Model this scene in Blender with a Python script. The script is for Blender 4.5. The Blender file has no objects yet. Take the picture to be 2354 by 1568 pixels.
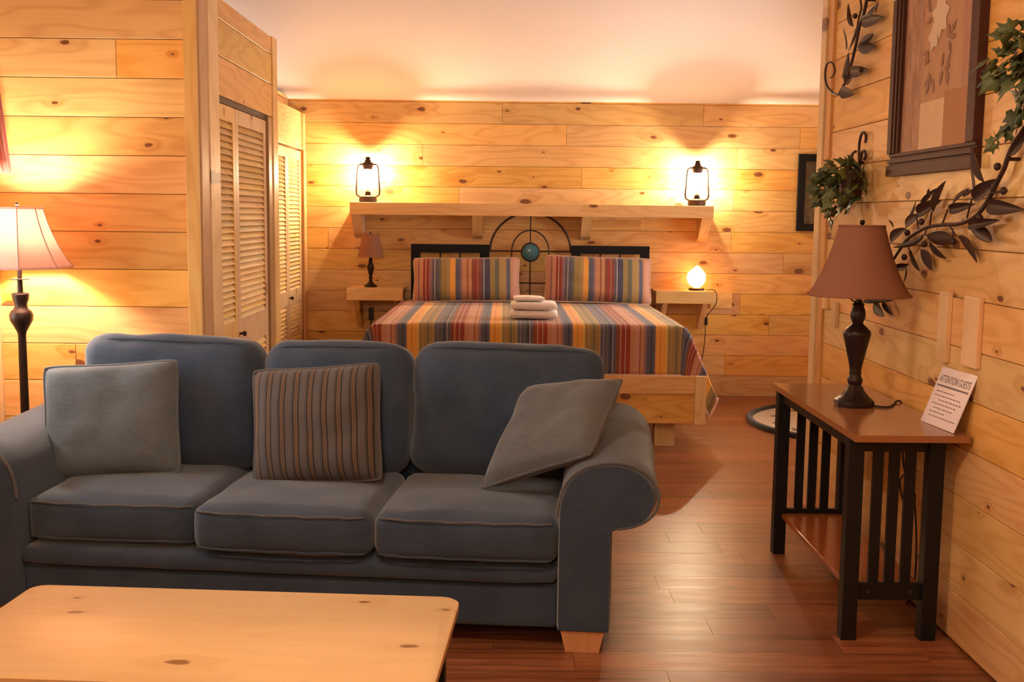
import bpy, bmesh, math, random
from mathutils import Vector, Matrix, Euler, noise as mnoise

# ------------------------------------------------------------------ camera
SC = bpy.context.scene
COL = SC.collection
random.seed(7)
R = math.radians
YAW, PIT, ROL, CAMZ = -0.0076, 0.1139, 0.01087, 1.5
fw = Vector((-math.sin(YAW)*math.cos(PIT), math.cos(YAW)*math.cos(PIT), -math.sin(PIT)))
rt = Vector((math.cos(YAW), math.sin(YAW), 0))
dn = fw.cross(rt)
r2 = rt*math.cos(ROL) - dn*math.sin(ROL)
d2 = rt*math.sin(ROL) + dn*math.cos(ROL)
up = -d2
cam = bpy.data.cameras.new('camera')
cam.sensor_width = 36; cam.lens = 2542/2354*36
cam.clip_start = .05
camo = bpy.data.objects.new('camera', cam); COL.objects.link(camo)
camo.matrix_world = Matrix(((r2.x, up.x, -fw.x, 0), (r2.y, up.y, -fw.y, 0), (r2.z, up.z, -fw.z, CAMZ), (0, 0, 0, 1)))
SC.camera = camo

# ------------------------------------------------------------------ world, lights, exposure
world = bpy.data.worlds.new('world'); SC.world = world
world.use_nodes = True
bg = world.node_tree.nodes['Background']
bg.inputs[0].default_value = (1.0, .97, .95, 1); bg.inputs[1].default_value = 4.5
SC.view_settings.view_transform = 'Standard'
SC.view_settings.look = 'None'
SC.view_settings.gamma = 1
SC.view_settings.use_curve_mapping = False
SC.view_settings.exposure = 1.2
E_LANTERN = 5800.0      # emission strengths of the room's lamps and of the added pendants
E_FLOOR = 620.0
E_SALT = 7.0
E_ADDED = 47.0
C_WARM = (1.0, .79, .53)

# ------------------------------------------------------------------ helpers
def sock(n, *names):
    for k in names:
        if k in n.inputs: return n.inputs[k]

class NT:
    def __init__(s, name):
        s.m = bpy.data.materials.new(name); s.m.use_nodes = True
        s.t = s.m.node_tree; s.t.nodes.clear()
        s.out = s.n('ShaderNodeOutputMaterial')
    def n(s, typ, **kw):
        nd = s.t.nodes.new(typ)
        for k, v in kw.items(): setattr(nd, k, v)
        return nd
    def l(s, a, b): s.t.links.new(a, b)
    def val(s, v, inp):
        if hasattr(v, 'links') or hasattr(v, 'is_output'): s.l(v, inp)
        else: inp.default_value = v
    def math(s, op, a, b=0.0, c=None, clamp=False):
        nd = s.n('ShaderNodeMath', operation=op, use_clamp=clamp)
        s.val(a, nd.inputs[0]); s.val(b, nd.inputs[1])
        if c is not None: s.val(c, nd.inputs[2])
        return nd.outputs[0]
    def mix(s, fac, a, b, blend='MIX'):
        nd = s.n('ShaderNodeMix', data_type='RGBA', blend_type=blend)
        s.val(fac, nd.inputs[0])
        for v, i in ((a, 6), (b, 7)):
            if isinstance(v, (tuple, list)): nd.inputs[i].default_value = (*v[:3], 1)
            else: s.l(v, nd.inputs[i])
        return nd.outputs[2]
    def ramp(s, fac, stops, interp='LINEAR'):
        nd = s.n('ShaderNodeValToRGB'); cr = nd.color_ramp; cr.interpolation = interp
        while len(cr.elements) < len(stops): cr.elements.new(0.5)
        for e, (p, c) in zip(cr.elements, stops):
            e.position = p; e.color = (*c[:3], 1) if isinstance(c, (tuple, list)) else (c, c, c, 1)
        s.l(fac, nd.inputs[0]); return nd.outputs[0]
    def noise(s, vec, scale=5, detail=3, rough=.55, dist=0):
        nd = s.n('ShaderNodeTexNoise'); s.l(vec, nd.inputs['Vector'])
        nd.inputs['Scale'].default_value = scale; nd.inputs['Detail'].default_value = detail
        nd.inputs['Roughness'].default_value = rough; nd.inputs['Distortion'].default_value = dist
        return nd.outputs[0]
    def vscale(s, vec, sc):
        nd = s.n('ShaderNodeVectorMath', operation='MULTIPLY'); s.l(vec, nd.inputs[0]); nd.inputs[1].default_value = sc
        return nd.outputs[0]
    def bsdf(s, col, rough=.5, metal=0, spec=.5, height=None, bump=.1, dist=.01, emit=None, estr=0, sheen=0, coat=0):
        b = s.n('ShaderNodeBsdfPrincipled')
        if isinstance(col, (tuple, list)): b.inputs['Base Color'].default_value = (*col[:3], 1)
        else: s.l(col, b.inputs['Base Color'])
        s.val(rough, b.inputs['Roughness'])
        b.inputs['Metallic'].default_value = metal
        sock(b, 'Specular IOR Level', 'Specular').default_value = spec
        if sheen: b.inputs['Sheen Weight'].default_value = sheen
        if coat:
            b.inputs['Coat Weight'].default_value = coat; b.inputs['Coat Roughness'].default_value = .15
        if height is not None:
            bp = s.n('ShaderNodeBump'); bp.inputs['Strength'].default_value = bump; bp.inputs['Distance'].default_value = dist
            s.l(height, bp.inputs['Height']); s.l(bp.outputs[0], b.inputs['Normal'])
        if emit:
            b.inputs['Emission Color'].default_value = (*emit, 1); b.inputs['Emission Strength'].default_value = estr
        s.l(b.outputs[0], s.out.inputs[0])
        return b

def coords(t, axis='x', jitter=True):
    tc = t.n('ShaderNodeTexCoord'); v = tc.outputs['Object']
    if axis != 'x':
        sp = t.n('ShaderNodeSeparateXYZ'); t.l(v, sp.inputs[0])
        cb = t.n('ShaderNodeCombineXYZ')
        order = {'z': (2, 1, 0), 'y': (1, 0, 2), 'h': (0, 2, 1)}[axis]
        for i, k in enumerate(order): t.l(sp.outputs[k], cb.inputs[i])
        v = cb.outputs[0]
    rnd = t.n('ShaderNodeObjectInfo').outputs['Random']
    if jitter:
        cb = t.n('ShaderNodeCombineXYZ')
        t.l(t.math('MULTIPLY', rnd, 37.0), cb.inputs[0]); t.l(t.math('MULTIPLY', rnd, 11.3), cb.inputs[1]); t.l(t.math('MULTIPLY', rnd, 71.0), cb.inputs[2])
        ad = t.n('ShaderNodeVectorMath', operation='ADD'); t.l(v, ad.inputs[0]); t.l(cb.outputs[0], ad.inputs[1])
        v = ad.outputs[0]
    return v, rnd

def pine(name, axis='x', light=(.77, .465, .185), dark=(.53, .245, .07), knot=(.15, .042, .014), rough=.42, knots=.56, contrast=1.0):
    t = NT(name)
    v, rnd = coords(t, axis)
    # sparse knots: cells about 0.30 x 0.16 m
    sv = t.n('ShaderNodeSeparateXYZ'); t.l(v, sv.inputs[0]); cv = t.n('ShaderNodeCombineXYZ')
    t.l(t.math('MULTIPLY', sv.outputs[0], 3.1), cv.inputs[0]); t.l(t.math('MULTIPLY', sv.outputs[2], 6.3), cv.inputs[1]); vk = cv.outputs[0]
    wob = t.noise(t.vscale(v, (14, 14, 30)), 1, 2)
    vo = t.n('ShaderNodeTexVoronoi', feature='F1', voronoi_dimensions='2D'); vo.inputs['Scale'].default_value = 1
    t.l(vk, vo.inputs['Vector'])
    d = t.math('ADD', vo.outputs['Distance'], t.math('MULTIPLY', t.math('SUBTRACT', wob, .5), .12))
    sp = t.n('ShaderNodeSeparateColor'); t.l(vo.outputs['Color'], sp.inputs[0])
    pick = t.math('GREATER_THAN', sp.outputs[0], knots)
    size = t.math('MULTIPLY_ADD', t.math('POWER', sp.outputs[1], 2.4), .13, .032)
    kn = t.math('MULTIPLY', t.math('SUBTRACT', 1.0, t.math('SMOOTHSTEP' if False else 'DIVIDE', d, size), clamp=True), 3.0, clamp=True)
    kn = t.math('MULTIPLY', kn, pick)
    halo = t.math('MULTIPLY', t.math('SUBTRACT', 1.0, t.math('DIVIDE', d, t.math('MULTIPLY', size, 4.5)), clamp=True), pick)
    # growth rings: long cathedral arcs and fine streaks
    low = t.noise(t.vscale(v, (.9, .9, 5.5)), 1, 2, .45)
    rings = t.math('SINE', t.math('ADD', t.math('MULTIPLY', low, 62.0), t.math('MULTIPLY', halo, 7.0)))
    rings = t.math('POWER', t.math('MULTIPLY_ADD', rings, .5, .5), 2.2)
    fine = t.noise(t.vscale(v, (2.5, 20, 95)), 1, 4, .6)
    big = t.noise(t.vscale(v, (.7, .7, 3)), 1, 2)
    g = t.math('ADD', t.math('MULTIPLY', rings, .36*contrast), t.math('MULTIPLY', t.math('SUBTRACT', fine, .35), .55*contrast))
    g = t.math('ADD', g, t.math('MULTIPLY', halo, .55), clamp=True)
    c = t.mix(g, light, dark)
    hs = t.n('ShaderNodeHueSaturation')
    t.l(t.math('MULTIPLY_ADD', rnd, .016, .492), hs.inputs['Hue'])
    t.l(t.math('MULTIPLY_ADD', t.math('FRACT', t.math('MULTIPLY', rnd, 7.31)), .22, .92), hs.inputs['Saturation'])
    t.l(t.math('ADD', t.math('MULTIPLY_ADD', t.math('FRACT', t.math('MULTIPLY', rnd, 13.7)), .22, .80), t.math('MULTIPLY', big, .2)), hs.inputs['Value'])
    t.l(c, hs.inputs['Color'])
    c = t.mix(t.math('MULTIPLY', kn, .92), hs.outputs[0], knot)
    t.bsdf(c, rough, spec=.4, height=g, bump=.10, dist=.004)
    return t.m

def plain(name, col, rough=.5, metal=0, spec=.5, nscale=40, namt=.18, bump=.05, **kw):
    t = NT(name)
    tc = t.n('ShaderNodeTexCoord')
    n = t.noise(tc.outputs['Object'], nscale, 4)
    c = t.mix(t.math('MULTIPLY', n, namt*2), col, tuple(x*.55 for x in col))
    t.bsdf(c, rough, metal, spec, height=n, bump=bump, dist=.003, **kw)
    return t.m

def fabric(name, col, col2=None, weave=420, wear=6, amt=.5, sheen=.3):
    t = NT(name)
    tc = t.n('ShaderNodeTexCoord'); v = tc.outputs['Object']
    n1 = t.noise(v, wear, 4, .6)
    n2 = t.noise(t.vscale(v, (1, 1, 1)), weave, 2)
    fl = t.noise(t.vscale(v, (60, 60, 240)), 1, 3)
    col2 = col2 or tuple(min(1, x*1.7) for x in col)
    c = t.mix(t.ramp(n1, [(.3, 0.0), (.72, 1.0)]), col, col2)
    sl = t.noise(t.vscale(v, (22, 22, 150)), 1, 4, .7)
    c = t.mix(t.ramp(sl, [(.35, 0.), (.75, amt*.5)]), c, tuple(min(1, x*1.5) for x in col2))
    c = t.mix(t.math('MULTIPLY', fl, amt), c, tuple(x*.4 for x in col))
    h = t.math('ADD', n2, t.math('MULTIPLY', fl, .6))
    t.bsdf(c, .9, spec=.15, height=h, bump=.25, dist=.002, sheen=sheen)
    return t.m

def stripes(name, stops, period, fine=None, rough=.9, bump=.2):
    """woven stripes running along UV v, laid out across UV u (metres)"""
    t = NT(name)
    uv = t.n('ShaderNodeTexCoord').outputs['UV']
    sp = t.n('ShaderNodeSeparateXYZ'); t.l(uv, sp.inputs[0])
    f = t.math('FRACT', t.math('DIVIDE', sp.outputs[0], period))
    c = t.ramp(f, stops, 'CONSTANT')
    thr = t.noise(t.vscale(uv, (500, 14, 1)), 1, 2)
    c = t.mix(t.math('MULTIPLY', thr, .35), c, (.10, .07, .055))
    wv = t.noise(uv, 300, 2)
    t.bsdf(c, rough, spec=.12, height=t.math('ADD', thr, wv), bump=bump, dist=.002, sheen=.2)
    return t.m

def mesh(name, v, f, uv=None, smooth=None):
    m = bpy.data.meshes.new(name); m.from_pydata([tuple(p) for p in v], [], f); m.update()
    if uv:
        ul = m.uv_layers.new(name='UVMap')
        for i, lp in enumerate(m.loops): ul.data[i].uv = uv[lp.vertex_index]
    if smooth is not None:
        m.shade_smooth()
        if smooth < 179: m.set_sharp_from_angle(angle=R(smooth))
    return m

class MB:
    def __init__(s): s.v = []; s.f = []
    def add(s, v, f):
        o = len(s.v); s.v += [tuple(p) for p in v]; s.f += [tuple(i+o for i in q) for q in f]; return s
    def box(s, x0, x1, y0, y1, z0, z1, c=.0):
        bm = bmesh.new(); bmesh.ops.create_cube(bm, size=1)
        for q in bm.verts:
            q.co = Vector(((x0+x1)/2+q.co.x*(x1-x0), (y0+y1)/2+q.co.y*(y1-y0), (z0+z1)/2+q.co.z*(z1-z0)))
        if c: bmesh.ops.bevel(bm, geom=bm.edges[:], offset=c, segments=2, affect='EDGES', profile=.6)
        return s.bm(bm)
    def bm(s, bm):
        bm.verts.ensure_lookup_table(); bm.verts.index_update()
        s.add([q.co.copy() for q in bm.verts], [[q.index for q in fc.verts] for fc in bm.faces]); bm.free(); return s
    def lathe(s, prof, seg=24, cx=0, cy=0, cz=0, rot=0, cap=True):
        v = []; f = []
        for r, z in prof:
            for i in range(seg):
                a = 2*math.pi*i/seg+rot; v.append((cx+r*math.cos(a), cy+r*math.sin(a), cz+z))
        n = len(prof)
        for j in range(n-1):
            for i in range(seg):
                k = (i+1) % seg; f.append((j*seg+i, j*seg+k, (j+1)*seg+k, (j+1)*seg+i))
        if cap:
            if prof[0][0] > 1e-4: f.append(tuple(range(seg-1, -1, -1)))
            if prof[-1][0] > 1e-4: f.append(tuple((n-1)*seg+i for i in range(seg)))
        return s.add(v, f)
    def tube(s, pts, r, seg=8, closed=False):
        pts = [Vector(p) for p in pts]; n = len(pts); v = []; f = []
        rr = r if isinstance(r, (list, tuple)) else [r]*n
        prev = None
        for i, p in enumerate(pts):
            a = pts[i-1] if (i or closed) else p; b = pts[(i+1) % n] if (i < n-1 or closed) else p
            t = (b-a).normalized()
            if prev is None:
                prev = t.orthogonal().normalized()
            prev = (prev-t*prev.dot(t))
            prev = prev.normalized() if prev.length > 1e-6 else t.orthogonal().normalized()
            bn = t.cross(prev)
            for k in range(seg):
                an = 2*math.pi*k/seg; v.append(p+(prev*math.cos(an)+bn*math.sin(an))*rr[i])
        m = n if closed else n-1
        for i in range(m):
            j = (i+1) % n
            for k in range(seg):
                q = (k+1) % seg; f.append((i*seg+k, i*seg+q, j*seg+q, j*seg+k))
        if not closed:
            f.append(tuple(range(seg-1, -1, -1))); f.append(tuple((n-1)*seg+k for k in range(seg)))
        return s.add(v, f)
    def prism(s, poly, y0, y1, plane='xz'):
        n = len(poly)
        def P(p, h):
            return {'xz': (p[0], h, p[1]), 'yz': (h, p[0], p[1]), 'xy': (p[0], p[1], h)}[plane]
        v = [P(p, y0) for p in poly]+[P(p, y1) for p in poly]
        f = [tuple(range(n)), tuple(range(2*n-1, n-1, -1))]
        for i in range(n):
            j = (i+1) % n; f.append((i, i+n, j+n, j))
        return s.add(v, f)
    def mesh(s, name, smooth=None): 
        m = mesh(name, s.v, s.f)
        bm = bmesh.new(); bm.from_mesh(m); bmesh.ops.recalc_face_normals(bm, faces=bm.faces); bm.to_mesh(m); bm.free()
        if smooth is not None:
            m.shade_smooth(); m.set_sharp_from_angle(angle=R(smooth))
        return m
    def build(s, name, mat, parent=None, smooth=35, loc=None, rot=None):
        return obj(name, s.mesh(name, smooth), mat, parent, loc, rot)

def obj(name, me, mat=None, parent=None, loc=None, rot=None, scale=None):
    o = bpy.data.objects.new(name, me); COL.objects.link(o)
    if mat and not me.materials: me.materials.append(mat)
    if parent: o.parent = parent
    if loc is not None: o.location = loc
    if rot is not None: o.rotation_euler = rot
    if scale is not None: o.scale = scale
    return o
def tag(o, label, cat, group=None):
    o['label'] = label; o['category'] = cat
    if group: o['group'] = group
    return o
def thing(name, label, cat, loc=(0, 0, 0), rotz=0, group=None):
    o = bpy.data.objects.new(name, None); COL.objects.link(o); o.empty_display_size = .1
    o.location = loc; o.rotation_euler = (0, 0, rotz); return tag(o, label, cat, group)
def struct(o, label=None):
    o['kind'] = 'structure'
    if label: o['label'] = label
    return o
def smooth_path(pts, n=6):
    """Catmull-Rom through the points"""
    P = [Vector(p) for p in pts]; P = [P[0]*2-P[1]]+P+[P[-1]*2-P[-2]]; out = []
    for i in range(1, len(P)-2):
        for k in range(n):
            t = k/n; a, b, c, d = P[i-1], P[i], P[i+1], P[i+2]
            out.append(.5*((2*b)+(c-a)*t+(2*a-5*b+4*c-d)*t*t+(3*b-a-3*c+d)*t**3))
    out.append(P[-2]); return out
def softbox(w, d, h, r=.04, n=14, crown=0, seed=0, wob=.004, fcrown=0):
    """upholstered block centred on the origin: rounded edges, crowned faces, soft puckers"""
    bm = bmesh.new(); bmesh.ops.create_cube(bm, size=2)
    bmesh.ops.subdivide_edges(bm, edges=bm.edges[:], cuts=n, use_grid_fill=True)
    hx, hy, hz = w/2, d/2, h/2
    for q in bm.verts:
        u = q.co.copy()
        p = Vector((u.x*hx, u.y*hy, u.z*hz))
        c = Vector((max(-hx+r, min(hx-r, p.x)), max(-hy+r, min(hy-r, p.y)), max(-hz+r, min(hz-r, p.z))))
        dv = p-c
        if dv.length > 1e-7: p = c+dv.normalized()*min(r, dv.length if min(abs(dv.x) > 0, 1)+min(abs(dv.y) > 0, 1)+min(abs(dv.z) > 0, 1) < 2 else r)
        if crown: p.z += crown*(1-u.x**2)*(1-u.y**2)*(1 if u.z > 0 else -.3)*abs(u.z)
        if fcrown: p.y += fcrown*(1-u.x**2)*(1-u.z**2)*(-1 if u.y < 0 else .5)*abs(u.y)
        if wob:
            p += mnoise.noise_vector(p*7+Vector((seed*9.1, seed*3.3, 0)))*wob
        q.co = p
    mb = MB().bm(bm); return mb
def pillow(w, h, t, n=22, seed=0, pinch=.06, flat=2.6):
    """throw pillow in the xz plane, thickness along y; returns verts, faces, uv"""
    v = []; f = []; uv = []
    for side in (-1, 1):
        o = len(v)
        for j in range(n+1):
            for i in range(n+1):
                a = i/n*2-1; b = j/n*2-1
                x = w/2*a*(1-pinch*(1-b*b)*abs(a)**3); z = h/2*b*(1-pinch*(1-a*a)*abs(b)**3)
                cr = 1-.045*(a*a*b*b)**3; x *= cr; z *= cr
                th = t/2*((1-abs(a)**flat)*(1-abs(b)**flat))**.5
                k = mnoise.noise(Vector((a*2.2+seed*5, b*2.2, side)))*.012*(1 if th > .01 else .3)
                v.append((x, side*(th+max(0, th > .005)*k), z)); uv.append((x+w/2, z+h/2))
        for j in range(n):
            for i in range(n):
                q = (o+j*(n+1)+i, o+j*(n+1)+i+1, o+(j+1)*(n+1)+i+1, o+(j+1)*(n+1)+i)
                f.append(q if side < 0 else q[::-1])
    return v, f, uv
def pillow_edge(w, h, n=22, pinch=.06):
    e = []
    def P(a, b):
        cr = 1-.045*(a*a*b*b)**3
        return (cr*w/2*a*(1-pinch*(1-b*b)*abs(a)**3), 0, cr*h/2*b*(1-pinch*(1-a*a)*abs(b)**3))
    for i in range(n): e.append(P(i/n*2-1, -1))
    for i in range(n): e.append(P(1, i/n*2-1))
    for i in range(n): e.append(P(1-i/n*2, 1))
    for i in range(n): e.append(P(-1, 1-i/n*2))
    return e

# ------------------------------------------------------------------ materials
M = {}
for ax in 'xyz': M['pine_'+ax] = pine('pine boards '+ax, ax)
M['trim_z'] = pine('pine trim', 'z', light=(.76, .50, .24), dark=(.58, .31, .12), knots=.86)
M['trim_x'] = pine('pine trim long', 'x', light=(.76, .50, .24), dark=(.58, .31, .12), knots=.86)
M['trim_y'] = pine('pine trim deep', 'y', light=(.76, .50, .24), dark=(.58, .31, .12), knots=.86)
M['louver'] = pine('pine louver', 'x', light=(.76, .50, .22), dark=(.60, .33, .12), knots=.97, contrast=.7, rough=.65)
M['batten'] = pine('pale pine batten', 'z', light=(.80, .58, .32), dark=(.68, .42, .19), knots=.97, contrast=.7)
M['table_pine'] = pine('lacquered pine', 'h', light=(.70, .45, .21), dark=(.55, .32, .12), knot=(.26, .11, .04), knots=.45, rough=.36, contrast=.5)
M['groove'] = plain('groove backing', (.16, .075, .03), .8)
M['plaster'] = plain('warm white plaster', (.86, .79, .76), .9, spec=.1, nscale=60, namt=.04)
M['iron'] = plain('bronzed iron', (.040, .022, .018), .42, .55, nscale=70, namt=.5)
M['iron_brown'] = plain('brown patinated iron', (.070, .033, .024), .48, .25, .3, nscale=60, namt=.5)
M['black'] = plain('black lacquer', (.010, .009, .009), .45, 0, .25, nscale=30)
M['blackmetal'] = plain('black metal', (.008, .008, .009), .55, 0, .2)
M['cherry'] = pine('cherry top', 'y', light=(.36, .115, .036), dark=(.26, .075, .022), knots=2, rough=.16, contrast=.5)
M['white_cloth'] = fabric('white terry', (.80, .70, .66), (.88, .80, .76), wear=20, amt=.1)
M['denim'] = fabric('dark denim', (.030, .047, .081), (.053, .076, .120))
M['denim_light'] = fabric('faded denim', (.088, .110, .135), (.155, .180, .202), wear=4)
M['denim_grey'] = fabric('grey denim', (.092, .098, .108), (.135, .142, .150), wear=4)
M['seam'] = fabric('denim seam', (.080, .078, .085))
M['shade_brown'] = None
M['footwood'] = pine('oak foot', 'z', light=(.55, .25, .09), dark=(.42, .17, .05), knots=2)
M['salt'] = None
OR = (.86, .40, .07); OL = (.34, .235, .085); OL2 = (.42, .27, .11); SL = (.115, .118, .165); NV = (.065, .07, .125); GR = (.16, .16, .12)
RD = (.33, .050, .030); RB = (.25, .070, .040); TN = (.56, .265, .14); TP = (.60, .30, .22); MV = (.30, .17, .20); LN = (.55, .46, .40); YL = (.75, .50, .14)
QS = [(0, OR), (.045, (.62, .26, .05)), (.055, OR), (.115, YL), (.14, OL), (.17, OL2), (.20, OL), (.235, GR), (.255, OL), (.30, OL2), (.325, SL), (.36, LN), (.367, SL), (.41, GR), (.425, NV), (.47, LN), (.477, SL),
      (.515, RB), (.56, TN), (.575, RD), (.625, LN), (.631, RD), (.685, TN), (.74, TP), (.80, RB), (.81, TN), (.855, MV), (.885, SL), (.93, NV), (.955, SL), (.985, TN)]
M['quilt'] = stripes('woven quilt stripes', QS, .53)
PS = [(0, TP), (.06, MV), (.075, TP), (.11, RD), (.135, LN), (.142, RD), (.17, MV), (.20, SL), (.225, LN), (.232, SL), (.27, GR), (.29, OL), (.35, OL2), (.38, OR), (.43, SL), (.48, MV), (.50, TN), (.545, RB), (.555, TN), (.59, RB), (.62, RD), (.65, LN), (.656, RB), (.69, SL), (.71, LN), (.715, NV), (.77, OL), (.82, GR), (.86, OL2), (.93, SL), (.97, TN)]
M['sham'] = stripes('woven sham stripes', PS, .80)
B1 = (.070, .064, .068); B2 = (.17, .105, .062); B3 = (.022, .019, .022); B4 = (.098, .092, .098)
M['tick'] = stripes('striped pillow ticking', [(0, B4), (.30, B1), (.42, B3), (.50, B1), (.54, B2), (.60, (.10, .06, .04)), (.68, B2), (.74, B1), (.78, B3), (.86, B1), (.9, B4)], .0555)
CR = (.36, .045, .030)
M['curtain'] = stripes('red striped curtain', [(0, CR), (.3, (.46, .12, .075)), (.38, CR), (.6, (.16, .035, .03)), (.66, (.5, .22, .15)), (.72, CR)], .055)

def floor_mat():
    t = NT('laminate floor')
    v, rnd = coords(t, 'x')
    s1 = t.noise(t.vscale(v, (1.6, 34, 1)), 1, 5, .62)
    s2 = t.noise(t.vscale(v, (5, 160, 1)), 1, 3)
    g = t.math('ADD', t.math('MULTIPLY', s1, .75), t.math('MULTIPLY', s2, .35))
    c = t.ramp(g, [(.30, (.088, .026, .010)), (.50, (.215, .069, .026)), (.68, (.335, .122, .049))])
    hs = t.n('ShaderNodeHueSaturation'); t.l(c, hs.inputs['Color'])
    t.l(t.math('MULTIPLY_ADD', rnd, .45, .78), hs.inputs['Value'])
    t.bsdf(hs.outputs[0], t.math('MULTIPLY_ADD', s1, .15, .26), spec=.5, height=g, bump=.05, dist=.002)
    return t.m
M['floor'] = floor_mat()

def shade_mat(name, col, tr):
    t = NT(name)
    tc = t.n('ShaderNodeTexCoord'); n = t.noise(t.vscale(tc.outputs['Object'], (200, 200, 200)), 1, 2)
    c = t.mix(t.math('MULTIPLY', n, .3), col, tuple(x*.7 for x in col))
    a = t.n('ShaderNodeBsdfDiffuse'); b = t.n('ShaderNodeBsdfTranslucent'); mx = t.n('ShaderNodeMixShader')
    t.l(c, a.inputs[0]); t.l(c, b.inputs[0]); mx.inputs[0].default_value = tr
    t.l(a.outputs[0], mx.inputs[1]); t.l(b.outputs[0], mx.inputs[2]); t.l(mx.outputs[0], t.out.inputs[0])
    return t.m
M['shade_brown'] = shade_mat('brown linen shade', (.36, .165, .10), .15)
M['shade_beige'] = shade_mat('beige silk shade', (.70, .48, .42), .28)

def glass_mat():
    t = NT('clear glass')
    a = t.n('ShaderNodeBsdfTransparent'); b = t.n('ShaderNodeBsdfGlossy'); mx = t.n('ShaderNodeMixShader')
    a.inputs[0].default_value = (.97, .96, .93, 1); b.inputs['Roughness'].default_value = .05
    fr = t.n('ShaderNodeFresnel'); fr.inputs[0].default_value = 1.35
    t.l(fr.outputs[0], mx.inputs[0]); t.l(a.outputs[0], mx.inputs[1]); t.l(b.outputs[0], mx.inputs[2]); t.l(mx.outputs[0], t.out.inputs[0])
    return t.m
M['glass'] = glass_mat()
def globe_mat():
    t = NT('lightly frosted globe glass')
    a = t.n('ShaderNodeBsdfTransparent'); b = t.n('ShaderNodeBsdfTranslucent'); mx = t.n('ShaderNodeMixShader')
    b.inputs[0].default_value = (.95, .93, .9, 1); mx.inputs[0].default_value = .05
    t.l(a.outputs[0], mx.inputs[1]); t.l(b.outputs[0], mx.inputs[2]); t.l(mx.outputs[0], t.out.inputs[0])
    return t.m
M['globe'] = globe_mat()
def emit_mat(name, col, s):
    t = NT(name); e = t.n('ShaderNodeEmission'); e.inputs[0].default_value = (*col, 1); e.inputs[1].default_value = s
    t.l(e.outputs[0], t.out.inputs[0]); return t.m
M['bulb_lantern'] = emit_mat('lantern bulb', C_WARM, E_LANTERN)
M['bulb_floor'] = emit_mat('floor lamp bulb', (1, .85, .64), E_FLOOR)
M['added_glow'] = emit_mat('added pendant glow', (1, .80, .58), E_ADDED)  # glow of the added pendants, extra light for the room
def salt_mat():
    t = NT('glowing salt crystal')
    tc = t.n('ShaderNodeTexCoord'); n = t.noise(tc.outputs['Object'], 22, 4)
    c = t.ramp(n, [(.3, (1, .30, .04)), (.7, (1, .48, .11))])
    b = t.bsdf((.8, .4, .2), .5)
    t.l(c, b.inputs['Emission Color']); b.inputs['Emission Strength'].default_value = E_SALT
    return t.m
M['salt'] = salt_mat()
def leaf_mat(name, a, b, rough=.45):
    t = NT(name); rnd = t.n('ShaderNodeObjectInfo').outputs['Random']
    tc = t.n('ShaderNodeTexCoord'); n = t.noise(tc.outputs['Object'], 30, 3)
    c = t.mix(t.math('ADD', t.math('MULTIPLY', rnd, .75), t.math('MULTIPLY', n, .3), clamp=True), a, b)
    t.bsdf(c, rough, spec=.35); return t.m
M['ivy'] = leaf_mat('ivy leaf', (.012, .030, .014), (.16, .18, .055))
M['frame_brown'] = plain('burgundy brown frame', (.085, .026, .016), .5, 0, .22, nscale=25, namt=.6)
def tone(name, a, b, s=18):
    t = NT(name); tc = t.n('ShaderNodeTexCoord')
    n = t.noise(t.vscale(tc.outputs['Object'], (s, s, s*.35)), 1, 5, .7)
    t.bsdf(t.mix(t.ramp(n, [(.35, 0.), (.65, 1.)]), a, b), .55, spec=.3); return t.m
M['art_tan'] = tone('art tan ground', (.42, .21, .105), (.47, .25, .13))
M['art_mottle'] = tone('art mottled brown', (.27, .125, .07), (.48, .26, .16), 26)
M['art_rose'] = tone('art rosy border', (.36, .16, .10), (.42, .20, .13))
M['art_rust'] = tone('art rust block', (.36, .14, .055), (.40, .17, .07))
M['art_cream'] = tone('art cream block', (.62, .39, .22), (.66, .43, .26))
M['art_petal'] = tone('art pale petals', (.60, .42, .28), (.68, .50, .36), 60)
M['art_leaf'] = tone('art brown leaves', (.26, .11, .06), (.31, .14, .08), 60)
M['paper'] = plain('white printed paper', (.78, .68, .70), .25, spec=.6, nscale=8, namt=.05)
M['ink'] = plain('grey ink', (.22, .18, .19), .6)
M['turq'] = plain('turquoise glass', (.07, .22, .26), .2, nscale=25, namt=.5)
M['rug'] = tone('cream rug field', (.50, .40, .28), (.62, .52, .38), 30)
M['rug_dark'] = fabric('black braided rug edge', (.012, .011, .010))
M['rug_motif'] = fabric('brown rug motif', (.10, .07, .04))
M['mat_dark'] = plain('dark panel', (.012, .014, .02), .15)
M['plug'] = plain('black rubber', (.012, .009, .008), .5)

# ------------------------------------------------------------------ room shell
XR, YL, YB, XC, XS = 1.61, 4.965, 9.2, -1.357, -2.33
SLOPE, YRIDGE = .37, 3.6
def zceil(y): return 2.42+SLOPE*(9.2-y) if y > YRIDGE else 2.42+SLOPE*(9.2-YRIDGE)-SLOPE*(YRIDGE-y)

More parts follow.
